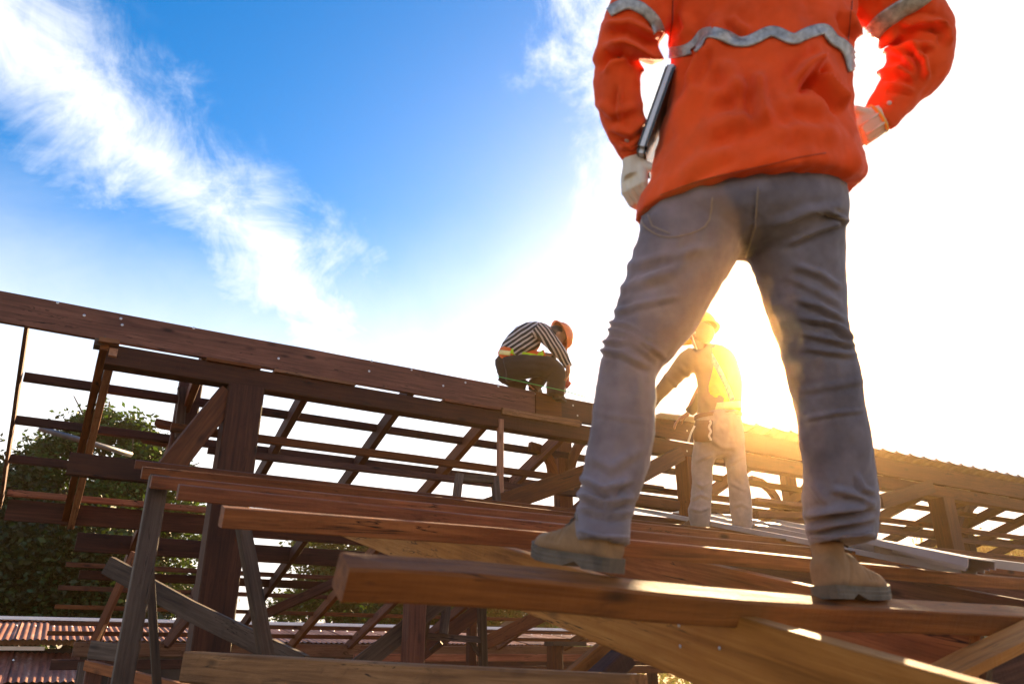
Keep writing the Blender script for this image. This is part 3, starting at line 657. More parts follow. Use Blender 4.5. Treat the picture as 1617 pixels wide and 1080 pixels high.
# palm far away between the posts
palm = thing('palm_tree', basept(345, 45), 'distant palm tree with drooping fronds between the grey plank and post', 'palm tree')
pc = atD(338, 925, 45); rod('trunk', [(basept(345, 45)), pc.lerp(Vector(basept(345, 45)), .5) + Vector((.2, 0, 0)), pc], .16, barkm, palm, 8, None, [1.2, .9, .7])
for k in range(12):
    a = 2 * math.pi * k / 12 + random.uniform(-.2, .2); dr = Vector((math.cos(a), math.sin(a), 0)); V, F = [], []; Lf = random.uniform(1.3, 1.8)
    side = Vector((-dr.y, dr.x, 0)); pt = [pc + dr * Lf * s + Vector((0, 0, .75 * s - 1.5 * s * s)) * Lf * .7 for s in [i / 7 for i in range(8)]]
    for i in range(7):
        for s_ in (-1, 1):
            o = len(V); w = .42 * (1 - abs(i - 2.5) / 6); V += [pt[i], pt[i].lerp(pt[i + 1], .55), pt[i].lerp(pt[i + 1], .9) + side * s_ * w - Vector((0, 0, w * .5))]; F.append((o, o + 1, o + 2))
    world_mesh('frond', V, F, LM['mid'], palm)
# far-off wood along the horizon
nW = 520; th = rng.uniform(R(-10), R(130), nW); dd = rng.uniform(62, 95, nW)
ctr = np.stack([np.cos(th) * dd, np.sin(th) * dd, rng.uniform(.5, 1, nW) * (5.2 + 1.6 * np.sin(th * 9) + 1.0 * np.sin(th * 23 + 1))], 1)
cc = np.concatenate([ctr * np.array([1, 1, k]) for k in (1, .72, .45, .2)])
me = leaves_mesh(cc, rng.uniform(.8, 1.4, len(cc)), 26, .62); me.materials.append(LM['mid']); link('distant_woods', me, None, None, None, 'stuff')
nW = 200; ctr = np.stack([np.cos(th[:nW]) * dd[:nW] * .5, np.sin(th[:nW]) * dd[:nW] * .5, rng.uniform(.3, 2.6, nW)], 1)
me = leaves_mesh(ctr, rng.uniform(.6, 1.1, nW), 60, .36); me.materials.append(LM['mid']); link('undergrowth', me, None, None, None, 'stuff')
# ================================================================ people
def join_geo(parts):
    V, F = [], []
    for v, f in parts:
        o = len(V); V.extend(v); F.extend(tuple(i + o for i in q) for q in f)
    return V, F
def secs_geo(secs, Df, n=20):
    """tube through sections (left px,py, right px,py, extra depth m, depth ratio): real cross-sections in metres"""
    rows = []
    for (lx, ly, rx, ry, do, ra) in secs:
        D = Df((lx + rx) / 2, (ly + ry) / 2) + do
        A, B = atD(lx, ly, D), atD(rx, ry, D); c = (A + B) / 2; a = (B - A) / 2
        dv = c - CAM; dv.z *= .25; dv.normalize(); dv = (dv - a * (dv.dot(a) / a.length_squared)).normalized()
        b = dv * a.length * ra
        rows.append([c + a * math.cos(2 * math.pi * j / n) + b * math.sin(2 * math.pi * j / n) for j in range(n)])
    # smooth the run of sections with a Catmull-Rom so the limb has no kinks
    R_, K = [], 4
    for i in range(len(rows) - 1):
        p0, p1, p2, p3 = rows[max(i - 1, 0)], rows[i], rows[i + 1], rows[min(i + 2, len(rows) - 1)]
        for k in range(K):
            t = k / K
            R_.append([.5 * (2 * p1[j] + (p2[j] - p0[j]) * t + (2 * p0[j] - 5 * p1[j] + 4 * p2[j] - p3[j]) * t * t + (3 * p1[j] - p0[j] - 3 * p2[j] + p3[j]) * t ** 3) for j in range(n)])
    R_.append(rows[-1])
    V = [p for r in R_ for p in r]; F = []
    for i in range(len(R_) - 1):
        for j in range(n): F.append((i*n+j, i*n+(j+1) % n, i*n+n+(j+1) % n, i*n+n+j))
    F.append(tuple(range(n-1, -1, -1))); F.append(tuple(range((len(R_)-1)*n, len(R_)*n)))
    return V, F
def limb_geo(pts, Df, ra=.95, n=16):
    """limb along (px, py, half width px, extra depth)"""
    secs = []
    for i, (x, y, h, do) in enumerate(pts):
        a, b = pts[max(i-1, 0)], pts[min(i+1, len(pts)-1)]; tx, ty = b[0] - a[0], b[1] - a[1]; l = math.hypot(tx, ty) or 1
        nx, ny = -ty / l, tx / l
        secs.append((x + nx * h, y + ny * h, x - nx * h, y - ny * h, do, ra))
    return secs_geo(secs, Df, n)
def chain_geo(pts, rad, n=8): 
    return tube_geo(pts, 1.0, n, rad)
def ball_geo(c, rx, ry, rz, M=None, nu=16, nv=10):
    V, F = [], []; M = M or Matrix.Identity(3)
    for i in range(nv + 1):
        for j in range(nu):
            a, b = math.pi * i / nv, 2 * math.pi * j / nu
            V.append(Vector(c) + M @ Vector((rx * math.sin(a) * math.cos(b), ry * math.sin(a) * math.sin(b), rz * math.cos(a))))
    for i in range(nv):
        for j in range(nu): F.append((i*nu+j, (i+1)*nu+j, (i+1)*nu+(j+1) % nu, i*nu+(j+1) % nu))
    return V, F
def fused(name, parts, vox, mat, parent, smooth_it=3, shape=None, cut=None):
    """join closed shapes into one continuous skin, smooth it, then work folds into it"""
    V, F = join_geo(parts)
    me = mesh(V, F); bm = bmesh.new(); bm.from_mesh(me); bmesh.ops.remove_doubles(bm, verts=bm.verts, dist=1e-5); bmesh.ops.recalc_face_normals(bm, faces=bm.faces); bm.to_mesh(me); bm.free()
    o = bpy.data.objects.new('tmp', me); COL.objects.link(o)
    r = o.modifiers.new('r', 'REMESH'); r.mode = 'VOXEL'; r.voxel_size = vox
    s = o.modifiers.new('s', 'SMOOTH'); s.factor = .5; s.iterations = smooth_it
    dg = bpy.context.evaluated_depsgraph_get(); dg.update()
    nm = bpy.data.meshes.new_from_object(o.evaluated_get(dg)); bpy.data.objects.remove(o); bpy.data.meshes.remove(me)
    nv = len(nm.vertices); co = np.empty(nv * 3); nm.vertices.foreach_get('co', co); co = co.reshape(-1, 3)
    no = np.empty(nv * 3); nm.vertices.foreach_get('normal', no); no = no.reshape(-1, 3)
    if shape is not None:
        co = co + no * shape(co)[:, None]
    c = co.mean(0); nm.vertices.foreach_set('co', (co - c).ravel()); nm.update()
    nm.materials.clear()
    return link(name, nm, mat, Matrix.Translation(Vector(c)), parent, None, True)
CAMn, RTn, VUn, VDn = (np.array(v) for v in (CAM, rt, vu, vd))
def pix(co):
    d = co - CAMn; z = d @ VDn; return CX + FPX * (d @ RTn) / z, CY - FPX * (d @ VUn) / z
def folds_fn(lines, noise_amp=.002, nscale=14, seed=0):
    """cloth folds: each line is (polyline in photo pixels, width px, height m)"""
    def f(co):
        x, y = pix(co); out = np.zeros(len(co))
        for pl, w, amp in lines:
            best = np.full(len(co), 1e9); sg = np.zeros(len(co)); tt = np.zeros(len(co)); nseg = len(pl) - 1
            for i in range(nseg):
                (ax, ay), (bx, by) = pl[i], pl[i + 1]; dx, dy = bx - ax, by - ay; l2 = dx * dx + dy * dy
                t = np.clip(((x - ax) * dx + (y - ay) * dy) / l2, 0, 1); ex, ey = x - ax - t * dx, y - ay - t * dy
                d = np.hypot(ex, ey); s = np.sign(dx * ey - dy * ex); m_ = d < best
                best = np.where(m_, d, best); sg = np.where(m_, s, sg); tt = np.where(m_, (i + t) / nseg, tt)
            env = np.clip(np.minimum(tt, 1 - tt) * 5, .0, 1)
            u = best / w
            out += amp * env * (np.exp(-u * u) - .75 * np.exp(-((u - 1.5) / .8) ** 2) * (sg > 0) - .25 * np.exp(-((u - 1.5) / .8) ** 2) * (sg <= 0))
        if noise_amp:
            sc = Vector((1.0, 1.0, .55)) * nscale
            k = np.array([noise.fractal(Vector((p[0] * sc.x + p[2] * sc.z * .6, p[1] * sc.y, p[2] * sc.z)) + Vector((seed, 0, 0)), .8, 2.1, 3) + 1.3 * (.35 - abs(noise.noise(Vector((p[0] * 1.3 * sc.x - p[2] * sc.z * .9, p[1] * sc.y, p[2] * sc.z * 1.5 + seed))))) for p in co]); out += k * noise_amp
            if nscale < 25 and len(co) > 9000: out += np.array([.35 - abs(noise.noise(Vector((p[0] * 30 - p[2] * 16, p[1] * 22, p[2] * 24)))) for p in co]) * noise_amp * .55
        return out
    return f
def hand_geo(Wp, d, n_, side_sign=1, s=1.0, curl=.6, spread=1.0, thumb_curl=.5, finger_r=.0085):
    """hand with palm, four unequal bent fingers and a thumb leaving the side of the palm; n_ is where the palm faces"""
    Wp = Vector(Wp); d = Vector(d).normalized(); n_ = Vector(n_); n_ = (n_ - d * n_.dot(d)).normalized(); sd = d.cross(n_) * side_sign
    parts = []
    # palm: a flat block with rounded edges
    for k in (-1.5, -.5, .5, 1.5):
        parts.append(chain_geo([Wp + sd * k * .012 * s, Wp + d * .045 * s + sd * k * .019 * s, Wp + d * .092 * s + sd * k * .0205 * s * spread], [.016 * s, .0165 * s, .0125 * s], 10))
    for k, ln in zip((-1.5, -.5, .5, 1.5), (.066, .078, .083, .074)):
        p = Wp + d * .09 * s + sd * k * .0205 * s * spread; a = curl * (.55 + .1 * (1.5 - abs(k))); pts = [p - d * .01 * s, p]; ang = 0
        for f_, sh in ((.45, 1.0), (.32, 1.1), (.23, .8)):
            ang += a * sh; dr = d * math.cos(ang) + n_ * math.sin(ang); p = p + dr * ln * f_ * s * 1.15; pts.append(p)
        parts.append(chain_geo(pts, [finger_r * s * q for q in (1.15, 1.1, 1.0, .92, .75)], 8))
    p0 = Wp + d * .022 * s + sd * .026 * s; p1 = p0 + (d * .55 + sd * .65 + n_ * .3).normalized() * .04 * s
    d2 = (d * .8 + sd * (.5 - thumb_curl * .6) + n_ * thumb_curl).normalized(); p2 = p1 + d2 * .033 * s; p3 = p2 + (d2 + n_ * thumb_curl * .5).normalized() * .024 * s
    parts.append(chain_geo([p0, p1, p2, p3], [.0145 * s, .0115 * s, .0105 * s, .0075 * s], 8))
    parts.append(ball_geo(Wp + d * .02 * s, .02 * s, .02 * s, .02 * s))
    return parts
def cloth(name, col, rough=.85, var=.12, weave=900, bmp=.25, sheen=.15, scale=4, trans=0.0):
    m, t, b = mat_new(name); tcn = tnode(t, 'ShaderNodeTexCoord'); v = tcn.outputs['Object']
    n = tnoise(t, v, scale, 5, .6); w = tnoise(t, v, weave, 2, .5); cr = tnoise(t, v, 26, 7, .7, .9)
    t.links.new(ramp(t, n, [(.3, tuple(c * (1 - var) for c in col)), (.7, tuple(min(1, c * (1 + var)) for c in col))]), b.inputs['Base Color'])
    b.inputs['Roughness'].default_value = rough; b.inputs['Sheen Weight'].default_value = sheen; b.inputs['Specular IOR Level'].default_value = .25
    bump(t, b, tmath(t, 'ADD', tmath(t, 'MULTIPLY', w, .35), cr), bmp, .003)
    if trans:
        tl = tnode(t, 'ShaderNodeBsdfTranslucent'); tl.inputs[0].default_value = (*col, 1); mxs = tnode(t, 'ShaderNodeMixShader'); mxs.inputs[0].default_value = trans
        t.links.new(b.outputs[0], mxs.inputs[1]); t.links.new(tl.outputs[0], mxs.inputs[2]); t.links.new(mxs.outputs[0], t.nodes['Material Output'].inputs[0])
    return m
skin = plain('tanned_skin', (.36, .19, .12), .55, 0, .1, 12, .1, 120)
hairm = plain('black_hair', (.012, .010, .009), .5, 0, .3, 60, .3, 200)
def bvh_of(*objs):
    V, F = [], []
    for o in objs:
        M = WM[o.name]; b = len(V); V += [M @ v.co for v in o.data.vertices]; F += [tuple(i + b for i in p.vertices) for p in o.data.polygons]
    return BVHTree.FromPolygons(V, F)
def on_surf(bvh, px, py):
    l, n_, i, d = bvh.ray_cast(CAM, ray(px, py).normalized()); 
    return (l, n_) if l is not None else (None, None)
def strip(name, bvh, pl, wpx, mat, parent, off=.002, step=5, nw=4):
    """a tape or seam sewn onto a surface along a line"""
    if len(pl) > 3:
        sm = []
        for i in range(len(pl) - 1):
            q0, q1, q2, q3 = pl[max(i-1, 0)], pl[i], pl[i+1], pl[min(i+2, len(pl)-1)]
            for u in (0, .25, .5, .75): sm.append(tuple(.5 * (2*q1[c] + (q2[c]-q0[c])*u + (2*q0[c]-5*q1[c]+4*q2[c]-q3[c])*u*u + (3*q1[c]-q0[c]-3*q2[c]+q3[c])*u**3) for c in (0, 1)))
        pl = sm + [pl[-1]]
    pts = []
    for i in range(len(pl) - 1):
        k = max(1, int(math.hypot(pl[i+1][0] - pl[i][0], pl[i+1][1] - pl[i][1]) / step))
        pts += [(pl[i][0] + (pl[i+1][0] - pl[i][0]) * q / k, pl[i][1] + (pl[i+1][1] - pl[i][1]) * q / k) for q in range(k)]
    pts.append(pl[-1]); rows = []
    for i, (x, y) in enumerate(pts):
        a, b = pts[max(i-2, 0)], pts[min(i+2, len(pts)-1)]; l = math.hypot(b[0] - a[0], b[1] - a[1]) or 1; nx, ny = -(b[1] - a[1]) / l, (b[0] - a[0]) / l
        r = []
        for q in range(nw + 1):
            s = (q / nw - .5) * wpx; p, n_ = on_surf(bvh, x + nx * s, y + ny * s); r.append(p + n_ * off if p is not None else None)
        rows.append(r)
    if wpx > 6:
        for it in range(4):
            nr_ = [list(r) for r in rows]
            for i in range(1, len(rows) - 1):
                for q in range(nw + 1):
                    a, b, c = rows[i-1][q], rows[i][q], rows[i+1][q]
                    if a is not None and b is not None and c is not None and (a - c).length < .05: nr_[i][q] = b * .5 + (a + c) * .25
            rows = nr_
    V, F, idx = [], [], {}
    for i, r in enumerate(rows):
        for q, p in enumerate(r):
            if p is not None: idx[i, q] = len(V); V.append(p)
    for i in range(len(rows) - 1):
        for q in range(nw):
            k = [(i, q), (i + 1, q), (i + 1, q + 1), (i, q + 1)]
            if all(z in idx for z in k):
                ps = [V[idx[z]] for z in k]
                if max((ps[0] - ps[2]).length, (ps[1] - ps[3]).length) < .06: F.append(tuple(idx[z] for z in k))
    if not F: return None
    o = world_mesh(name, V, F, mat, parent, True)
    md = o.modifiers.new('thick', 'SOLIDIFY'); md.thickness = off * .9; md.offset = 0
    return o
def boot(parent, heel, az, pitch, s, upm, solem, roll=0, shaft=.185):
    """work boot: upper with shaft, ridged sole with a separate heel block, laces"""
    d = fh * math.cos(az) + rt * math.sin(az); X = (d * math.cos(pitch) + Vector((0, 0, math.sin(pitch)))).normalized()
    Y = Vector((0, 0, 1)).cross(X).normalized(); Z = X.cross(Y); M = Matrix((X, Y, Z)).transposed().to_4x4(); M.translation = heel
    st = ((.004, .027, .088), (.02, .035, .11), (.055, .037, .12), (.095, .037, .118), (.13, .041, .112), (.165, .045, .092), (.20, .0485, .080), (.235, .048, .070), (.262, .041, .061), (.280, .027, .050))
    V, F = [], []; n = 16
    for x, hw, zt_ in st:
        for j in range(n):
            a = 2 * math.pi * j / n; c_, s_ = math.cos(a), math.sin(a); e = .62
            V.append(M @ Vector((x * s, math.copysign(abs(c_) ** e, c_) * hw * s, (.022 + (zt_ - .022) * (.5 + .5 * math.copysign(abs(s_) ** .8, s_))) * s)))
    for i in range(len(st) - 1):
        for j in range(n): F.append((i*n+j, i*n+(j+1) % n, i*n+n+(j+1) % n, i*n+n+j))
    F.append(tuple(range(n-1, -1, -1))); F.append(tuple(range((len(st)-1)*n, len(st)*n)))
    sh = tube_geo([M @ Vector((.058 * s, 0, z * s)) for z in (.07, .09, shaft * .8, shaft)], .039 * s, 18, [1.0, 1.0, 1.02, 1.06])
    toe = ball_geo(M @ Vector((.245 * s, 0, .047 * s)), .04 * s, .042 * s, .026 * s, M.to_3x3())
    def crease(co):
        q = (np.c_[co, np.ones(len(co))] @ np.array(M.inverted()).T)[:, :3] / s; out = np.zeros(len(co))
        for x0, k in ((.150, .5), (.172, .35), (.192, .2)): out -= .0048 * np.exp(-((q[:, 0] - x0 + (q[:, 2] - .09) * k) / .006) ** 2) * (q[:, 2] > .05)
        out -= .0042 * np.exp(-((q[:, 0] - .085 - (q[:, 2] - .05) * .25) / .004) ** 2) * (q[:, 2] < .12)     # quarter seam
        out += .003 * np.exp(-((q[:, 2] - .165) / .012) ** 2)                                             # padded collar
        out -= .0035 * np.exp(-((q[:, 2] - .142) / .006) ** 2)
        return out
    up = fused('boot', [(V, F), sh, toe], .0052 * s, upm, parent, 3, crease)
    # sole: heel block, waist and forepart with tread cut in
    out = ((-.004, .022), (.008, .034), (.03, .040), (.07, .041), (.10, .040), (.14, .044), (.19, .052), (.235, .052), (.265, .045), (.285, .031), (.293, .012))
    V, F = [], []; m_ = len(out); lv = []
    for z0, k in ((0, 1.0), (.010, 1.015), (.013, .985), (.020, 1.02), (.023, .99), (.032, 1.02)):
        ring = []
        for x, hw in out: ring.append((x, hw * k))
        for x, hw in reversed(out): ring.append((x, -hw * k))
        lv.append((z0, ring))
    nr = 2 * m_
    for z0, ring in lv:
        for x, y in ring:
            zz = z0 + (.016 * max(0, (x - .2) / .09) ** 2)
            if z0 < .012 and .082 < x < .125: zz = .014 + z0 * .2
            V.append(M @ (Vector((x, y, zz)) * s))
    for i in range(len(lv) - 1):
        for j in range(nr): F.append((i*nr+j, i*nr+(j+1) % nr, (i+1)*nr+(j+1) % nr, (i+1)*nr+j))
    for i in (0, len(lv) - 1):
        for q in range(m_ - 1):
            a, b, c, e = i*nr+q, i*nr+q+1, i*nr+nr-2-q, i*nr+nr-1-q; F.append((a, e, c, b) if i == 0 else (a, b, c, e))
    world_mesh('sole', V, F, solem, up)
    for k in range(5):
        x = .105 + k * .014; z = .146 - k * .0125
        rod('lace', [M @ (Vector((x, -.024, z - .004)) * s), M @ (Vector((x + .006, 0, z + .008)) * s), M @ (Vector((x, .024, z - .004)) * s)], .0028 * s, solem, up, 6)
    return up, M
def head_geo(c, fwd, s=1.0):
    """skull, jaw, nose, ears, brow and lips as one shape facing fwd"""
    f = Vector(fwd).normalized(); sd = f.cross(Vector((0, 0, 1))).normalized(); u = sd.cross(f); B = Matrix((f, sd, u)).transposed(); c = Vector(c)
    P = lambda x, y, z: c + B @ (Vector((x, y, z)) * s)
    g = [ball_geo(P(-.012, 0, .02), .098 * s, .076 * s, .10 * s, B), ball_geo(P(.028, 0, -.055), .062 * s, .056 * s, .065 * s, B), ball_geo(P(.088, 0, -.022), .022 * s, .014 * s, .022 * s, B),
         ball_geo(P(.072, 0, -.066), .018 * s, .026 * s, .010 * s, B), ball_geo(P(.075, 0, -.10), .02 * s, .024 * s, .016 * s, B), ball_geo(P(.074, 0, .022), .02 * s, .055 * s, .012 * s, B)]
    for q in (-1, 1): g.append(ball_geo(P(-.005, q * .078, -.012), .022 * s, .009 * s, .032 * s, B))
    return g, P, B
def hat_parts(parent, c, axis, fwd, s, mat, name='hard_hat'):
    """hard hat: dome with a raised ridge, brim with a peak to the front, chin strap"""
    u = Vector(axis).normalized(); f = Vector(fwd); f = (f - u * f.dot(u)).normalized(); sd = u.cross(f); c = Vector(c)
    V, F = [], []; nu, nv = 28, 9
    for i in range(nv + 1):
        a = (math.pi / 2) * i / nv
        for j in range(nu):
            b = 2 * math.pi * j / nu; ridge = 1 + .045 * math.exp(-(math.sin(b) / .22) ** 2) * math.sin(a + .4)
            r_ = .132 * math.cos(a) ** .75 if i < nv else 0
            V.append(c + f * (math.cos(b) * r_ * 1.12) * s + sd * math.sin(b) * r_ * .92 * s + u * (.135 * math.sin(a) * ridge) * s)
    for i in range(nv):
        for j in range(nu): F.append((i*nu+j, i*nu+(j+1) % nu, (i+1)*nu+(j+1) % nu, (i+1)*nu+j))
    o0 = len(V)
    for k, (ex, dz) in enumerate(((0, 0), (.018, -.008), (.020, -.014), (0, -.006))):
        for j in range(nu):
            b = 2 * math.pi * j / nu; pk = .04 * max(0, math.cos(b)) ** 1.5 if ex else 0
            V.append(c + f * math.cos(b) * (.132 * 1.12 + ex + pk) * s + sd * math.sin(b) * (.132 * .92 + ex) * s + u * (dz - pk * .25) * s)
    for k in range(3):
        for j in range(nu): F.append((o0 + k*nu+j, o0 + (k+1)*nu+j, o0 + (k+1)*nu+(j+1) % nu, o0 + k*nu+(j+1) % nu))
    return world_mesh(name, V, F, mat, parent, True)
# ---------------------------------------------------------------- the man in front, seen from behind
def Dm(px, py):
    u = (px - 910) / 440
    rows = ((920, 1.49, 1.84), (700, 1.60, 1.82), (340, 1.76, 1.83), (60, 1.84, 1.90), (-400, 1.88, 1.92))
    for (y0, a0, b0), (y1, a1, b1) in zip(rows, rows[1:]):
        if py >= y1 or y1 == -400:
            t = min(1.15, max(-.3, (y0 - py) / (y0 - y1))); a, b = a0 + (a1 - a0) * t, b0 + (b1 - b0) * t; return a + (b - a) * max(-.3, min(1.5, u))
orange = cloth('orange_work_jacket', (.82, .082, .009), .8, .16, 900, .6, .1, 9, 0)
denim = cloth('grey_blue_denim', (.165, .145, .172), .85, .36, 1400, .4, .2, 9, .05)
stitch = cloth('tan_stitching', (.24, .19, .16), .8, .1, 400, .2)
reflm = plain('silver_reflective_tape', (.36, .355, .35), .42, .3, .5, 55, .5, 120)
glovem = cloth('white_knit_glove', (.66, .60, .50), .95, .08, 250, .6, .2, 20)
suede = plain('tan_suede_boot', (.245, .14, .068), .9, 0, .34, 14, .35, 220)
solem = plain('grey_brown_sole', (.095, .075, .055), .85, 0, .4, 20, .3, 120)
feet = aty(1130, 915, 1.23)
man = thing('person', (feet.x, feet.y, feet.z), 'man seen from behind in orange work jacket and jeans, hands on hips, astride the purlin', 'person')
# body under the clothes (one continuous figure)
Sx = lambda *s: secs_geo(s, Dm)
neck_c = atD(1212, -160, 1.89); head_c = atD(1214, -262, 1.90)
facing = (fh * .95 - rt * .2).normalized()
hg, HP, HB = head_geo(head_c, facing, 1.0)
body_parts = [Sx((1050, 330, 1302, 315, 0, .5), (1072, 200, 1312, 185, 0, .5), (1082, 90, 1322, 80, 0, .48), (1085, -40, 1328, -50, 0, .46), (1130, -120, 1300, -125, 0, .5), (1175, -160, 1252, -160, 0, .8), (1178, -230, 1250, -230, 0, .9)),
    limb_geo([(1075, -70, 34, 0), (1015, 20, 26, 0), (978, 100, 19, .02), (982, 190, 15, .04), (1002, 258, 11, .055)], Dm), limb_geo([(1345, -70, 34, 0), (1410, 5, 30, 0), (1458, 58, 22, .025), (1428, 138, 15, .07), (1388, 188, 12, .07), (1362, 206, 12, .05)], Dm),
    limb_geo([(1090, 330, 60, 0), (1048, 480, 46, 0), (994, 590, 30, 0), (975, 720, 30, 0), (957, 840, 20, .01)], Dm), limb_geo([(1255, 330, 55, 0), (1272, 480, 42, 0), (1298, 590, 34, 0), (1322, 720, 32, 0), (1330, 846, 20, .01)], Dm)] + hg
fused('body', body_parts, .011, skin, man, 4)
# jeans
z3 = lambda *p: [(880 + x / 2.4, 250 + y / 2.4) for x, y in p]
z4 = lambda *p: [(800 + x / 2.527, 640 + y / 2.527) for x, y in p]
jf = [(z3((190, 590), (330, 552), (480, 520)), 5, .004), (z3((175, 640), (300, 680), (425, 765)), 5, .006), (z3((152, 700), (280, 692), (385, 772)), 4, .006), (z3((148, 725), (250, 742), (360, 800)), 5, .006), (z3((165, 620), (260, 630), (380, 700)), 4, .004),
      (z3((240, 420), (380, 380), (600, 330)), 8, .004), (z3((210, 500), (330, 470), (430, 440)), 7, .003), (z3((890, 400), (1000, 440), (1085, 500)), 6, .005), (z3((900, 530), (1000, 562), (1095, 620)), 5, .006), (z3((905, 600), (1050, 625), (1125, 690)), 5, .007),
      (z3((915, 660), (1050, 690), (1135, 715)), 4, .006), (z3((925, 715), (1050, 735), (1140, 745)), 5, .005), (z3((870, 450), (980, 500), (1080, 560)), 5, .003), (z3((790, 265), (950, 200), (1100, 180)), 8, .005), (z3((850, 335), (980, 270), (1095, 235)), 6, .006), (z3((560, 330), (430, 420), (300, 470)), 10, .004),
      (z3((1010, 200), (1060, 215), (1105, 245)), 4, .006), (z3((140, 960), (250, 985), (355, 1000)), 4, .0025), (z3((920, 990), (1050, 965), (1175, 955)), 4, .003), (z3((910, 880), (1050, 860), (1180, 840)), 6, .002),
      (z4((290, 285), (390, 335), (510, 290)), 6, .008), (z4((275, 350), (400, 395), (515, 360)), 6, .010), (z4((280, 405), (420, 440), (505, 425)), 5, .007), (z4((330, 200), (420, 250), (560, 160)), 8, .004), (z4((350, 320), (420, 360), (470, 300)), 4, .005),
      (z4((1180, 445), (1300, 415), (1478, 395)), 7, .011), (z4((1190, 500), (1320, 468), (1475, 445)), 6, .009), (z4((1215, 545), (1330, 515), (1470, 500)), 5, .007), (z4((1290, 330), (1390, 355), (1470, 390)), 6, .006), (z4((1400, 270), (1420, 330), (1470, 350)), 5, .005), (z4((1210, 300), (1260, 370), (1300, 400)), 8, .004)]
jeans = fused('jeans', [Sx((1062, 235, 1318, 225, 0, .50), (1036, 300, 1330, 278, 0, .54), (1010, 352, 1337, 335, 0, .60), (1034, 385, 1322, 380, 0, .5), (1125, 402, 1235, 400, 0, .6)),
    Sx((1022, 330, 1180, 330, 0, .85), (1001, 395, 1167, 402, 0, .85), (984, 448, 1136, 456, 0, .85), (966, 508, 1098, 520, 0, .88), (950, 556, 1060, 566, 0, .92), (944, 592, 1036, 592, 0, .98), (938, 640, 1035, 642, 0, 1), (930, 690, 1031, 700, 0, 1), (921, 745, 1018, 756, 0, 1), (912, 788, 1002, 800, 0, 1), (909, 824, 995, 838, -.01, 1.12), (913, 850, 994, 862, -.02, 1.3)),
    Sx((1170, 325, 1338, 320, 0, .85), (1183, 400, 1334, 380, 0, .85), (1199, 450, 1333, 440, 0, .85), (1215, 500, 1336, 500, 0, .88), (1231, 548, 1345, 548, 0, .92), (1246, 600, 1357, 600, 0, .96), (1258, 650, 1364, 648, 0, 1), (1266, 700, 1372, 700, 0, 1), (1271, 760, 1381, 756, 0, 1), (1268, 795, 1386, 790, 0, 1), (1274, 828, 1384, 822, 0, 1), (1282, 860, 1381, 854, .0, 1.1))],
    .0065, denim, man, 3, folds_fn([(a, w_, k_ * 1.9) for a, w_, k_ in jf] + [(z3(*p_), 2.2, .0035) for p_ in (((318, 210), (335, 262), (425, 300)), ((425, 300), (560, 258), (588, 150)), ((760, 110), (750, 260), (715, 375)))], .0026, 22))
bj = bvh_of(jeans)
for pl in (z3((318, 210), (335, 262), (425, 300), (560, 258), (588, 150)), z3((345, 215), (362, 258), (428, 288)), z3((980, 205), (1050, 222), (1095, 232)), z3((760, 110), (750, 260), (715, 375))):
    strip('seam', bj, pl, 2.6, stitch, jeans, .0018, 5, 1)
strip('seam', bj, [(929, 700), (918, 750), (911, 790), (912, 822)], 2, stitch, jeans, .0018, 5, 1)
for pl in ([(914, 838), (950, 846), (992, 848)], [(1280, 848), (1330, 850), (1380, 843)]): strip('hem', bj, pl, 5, denim, jeans, .003, 4, 2)
# jacket with sleeves
za = lambda *p: [(900 + x / 3, y / 3) for x, y in p]
zb = lambda *p: [(1200 + x / 3.177, y / 3.177) for x, y in p]
kf = [(za((560, 420), (600, 330), (640, 230)), 9, .012), (za((700, 60), (690, 180), (600, 420), (480, 640)), 16, .008), (za((890, 340), (900, 480), (940, 600)), 12, .010), (za((640, 480), (760, 430), (860, 400)), 12, .006), (za((620, 640), (760, 580), (960, 560)), 14, .006),
      (za((500, 850), (640, 760), (800, 700)), 12, .005), (zb((265, 330), (340, 440), (430, 560)), 7, .016), (zb((160, 430), (230, 350), (330, 290)), 10, .014), (zb((120, 470), (220, 380), (300, 300)), 10, .006), (zb((420, 50), (440, 130), (490, 200)), 6, .010),
      (zb((30, 560), (180, 500), (380, 560)), 16, .006), (zb((60, 700), (200, 640), (440, 690)), 14, .005), (zb((-200, 300), (-120, 420), (-60, 560)), 14, .007), (za((760, 80), (800, 130), (860, 160)), 8, .006), (za((540, 60), (560, 140), (520, 200)), 8, .006),
      # sleeves
      (za((150, 130), (280, 110), (430, 190)), 7, .008), (za((160, 230), (260, 215), (350, 260), (440, 240)), 9, .016), (za((340, 340), (380, 330), (435, 250)), 6, .010), (za((130, 340), (180, 260), (300, 230)), 8, -.010), (za((240, 400), (232, 500), (240, 600)), 4, .006), (za((200, 600), (280, 640), (350, 560)), 7, .007), (za((130, 480), (200, 540), (330, 500)), 8, .005), (za((230, 700), (290, 690), (335, 640)), 5, .004),
      (zb((600, 300), (760, 230), (880, 230)), 6, .008), (zb((760, 220), (820, 300), (835, 410)), 6, .010), (zb((700, 130), (800, 100), (930, 130)), 7, .008), (zb((600, 380), (700, 350), (790, 400)), 6, .008), (zb((640, 240), (720, 280), (820, 400)), 6, .006), (zb((870, 100), (930, 160), (940, 240)), 6, .008), (zb((560, 300), (640, 190), (700, 150)), 6, .006), (zb((620, 430), (700, 440), (780, 460)), 5, .005)]
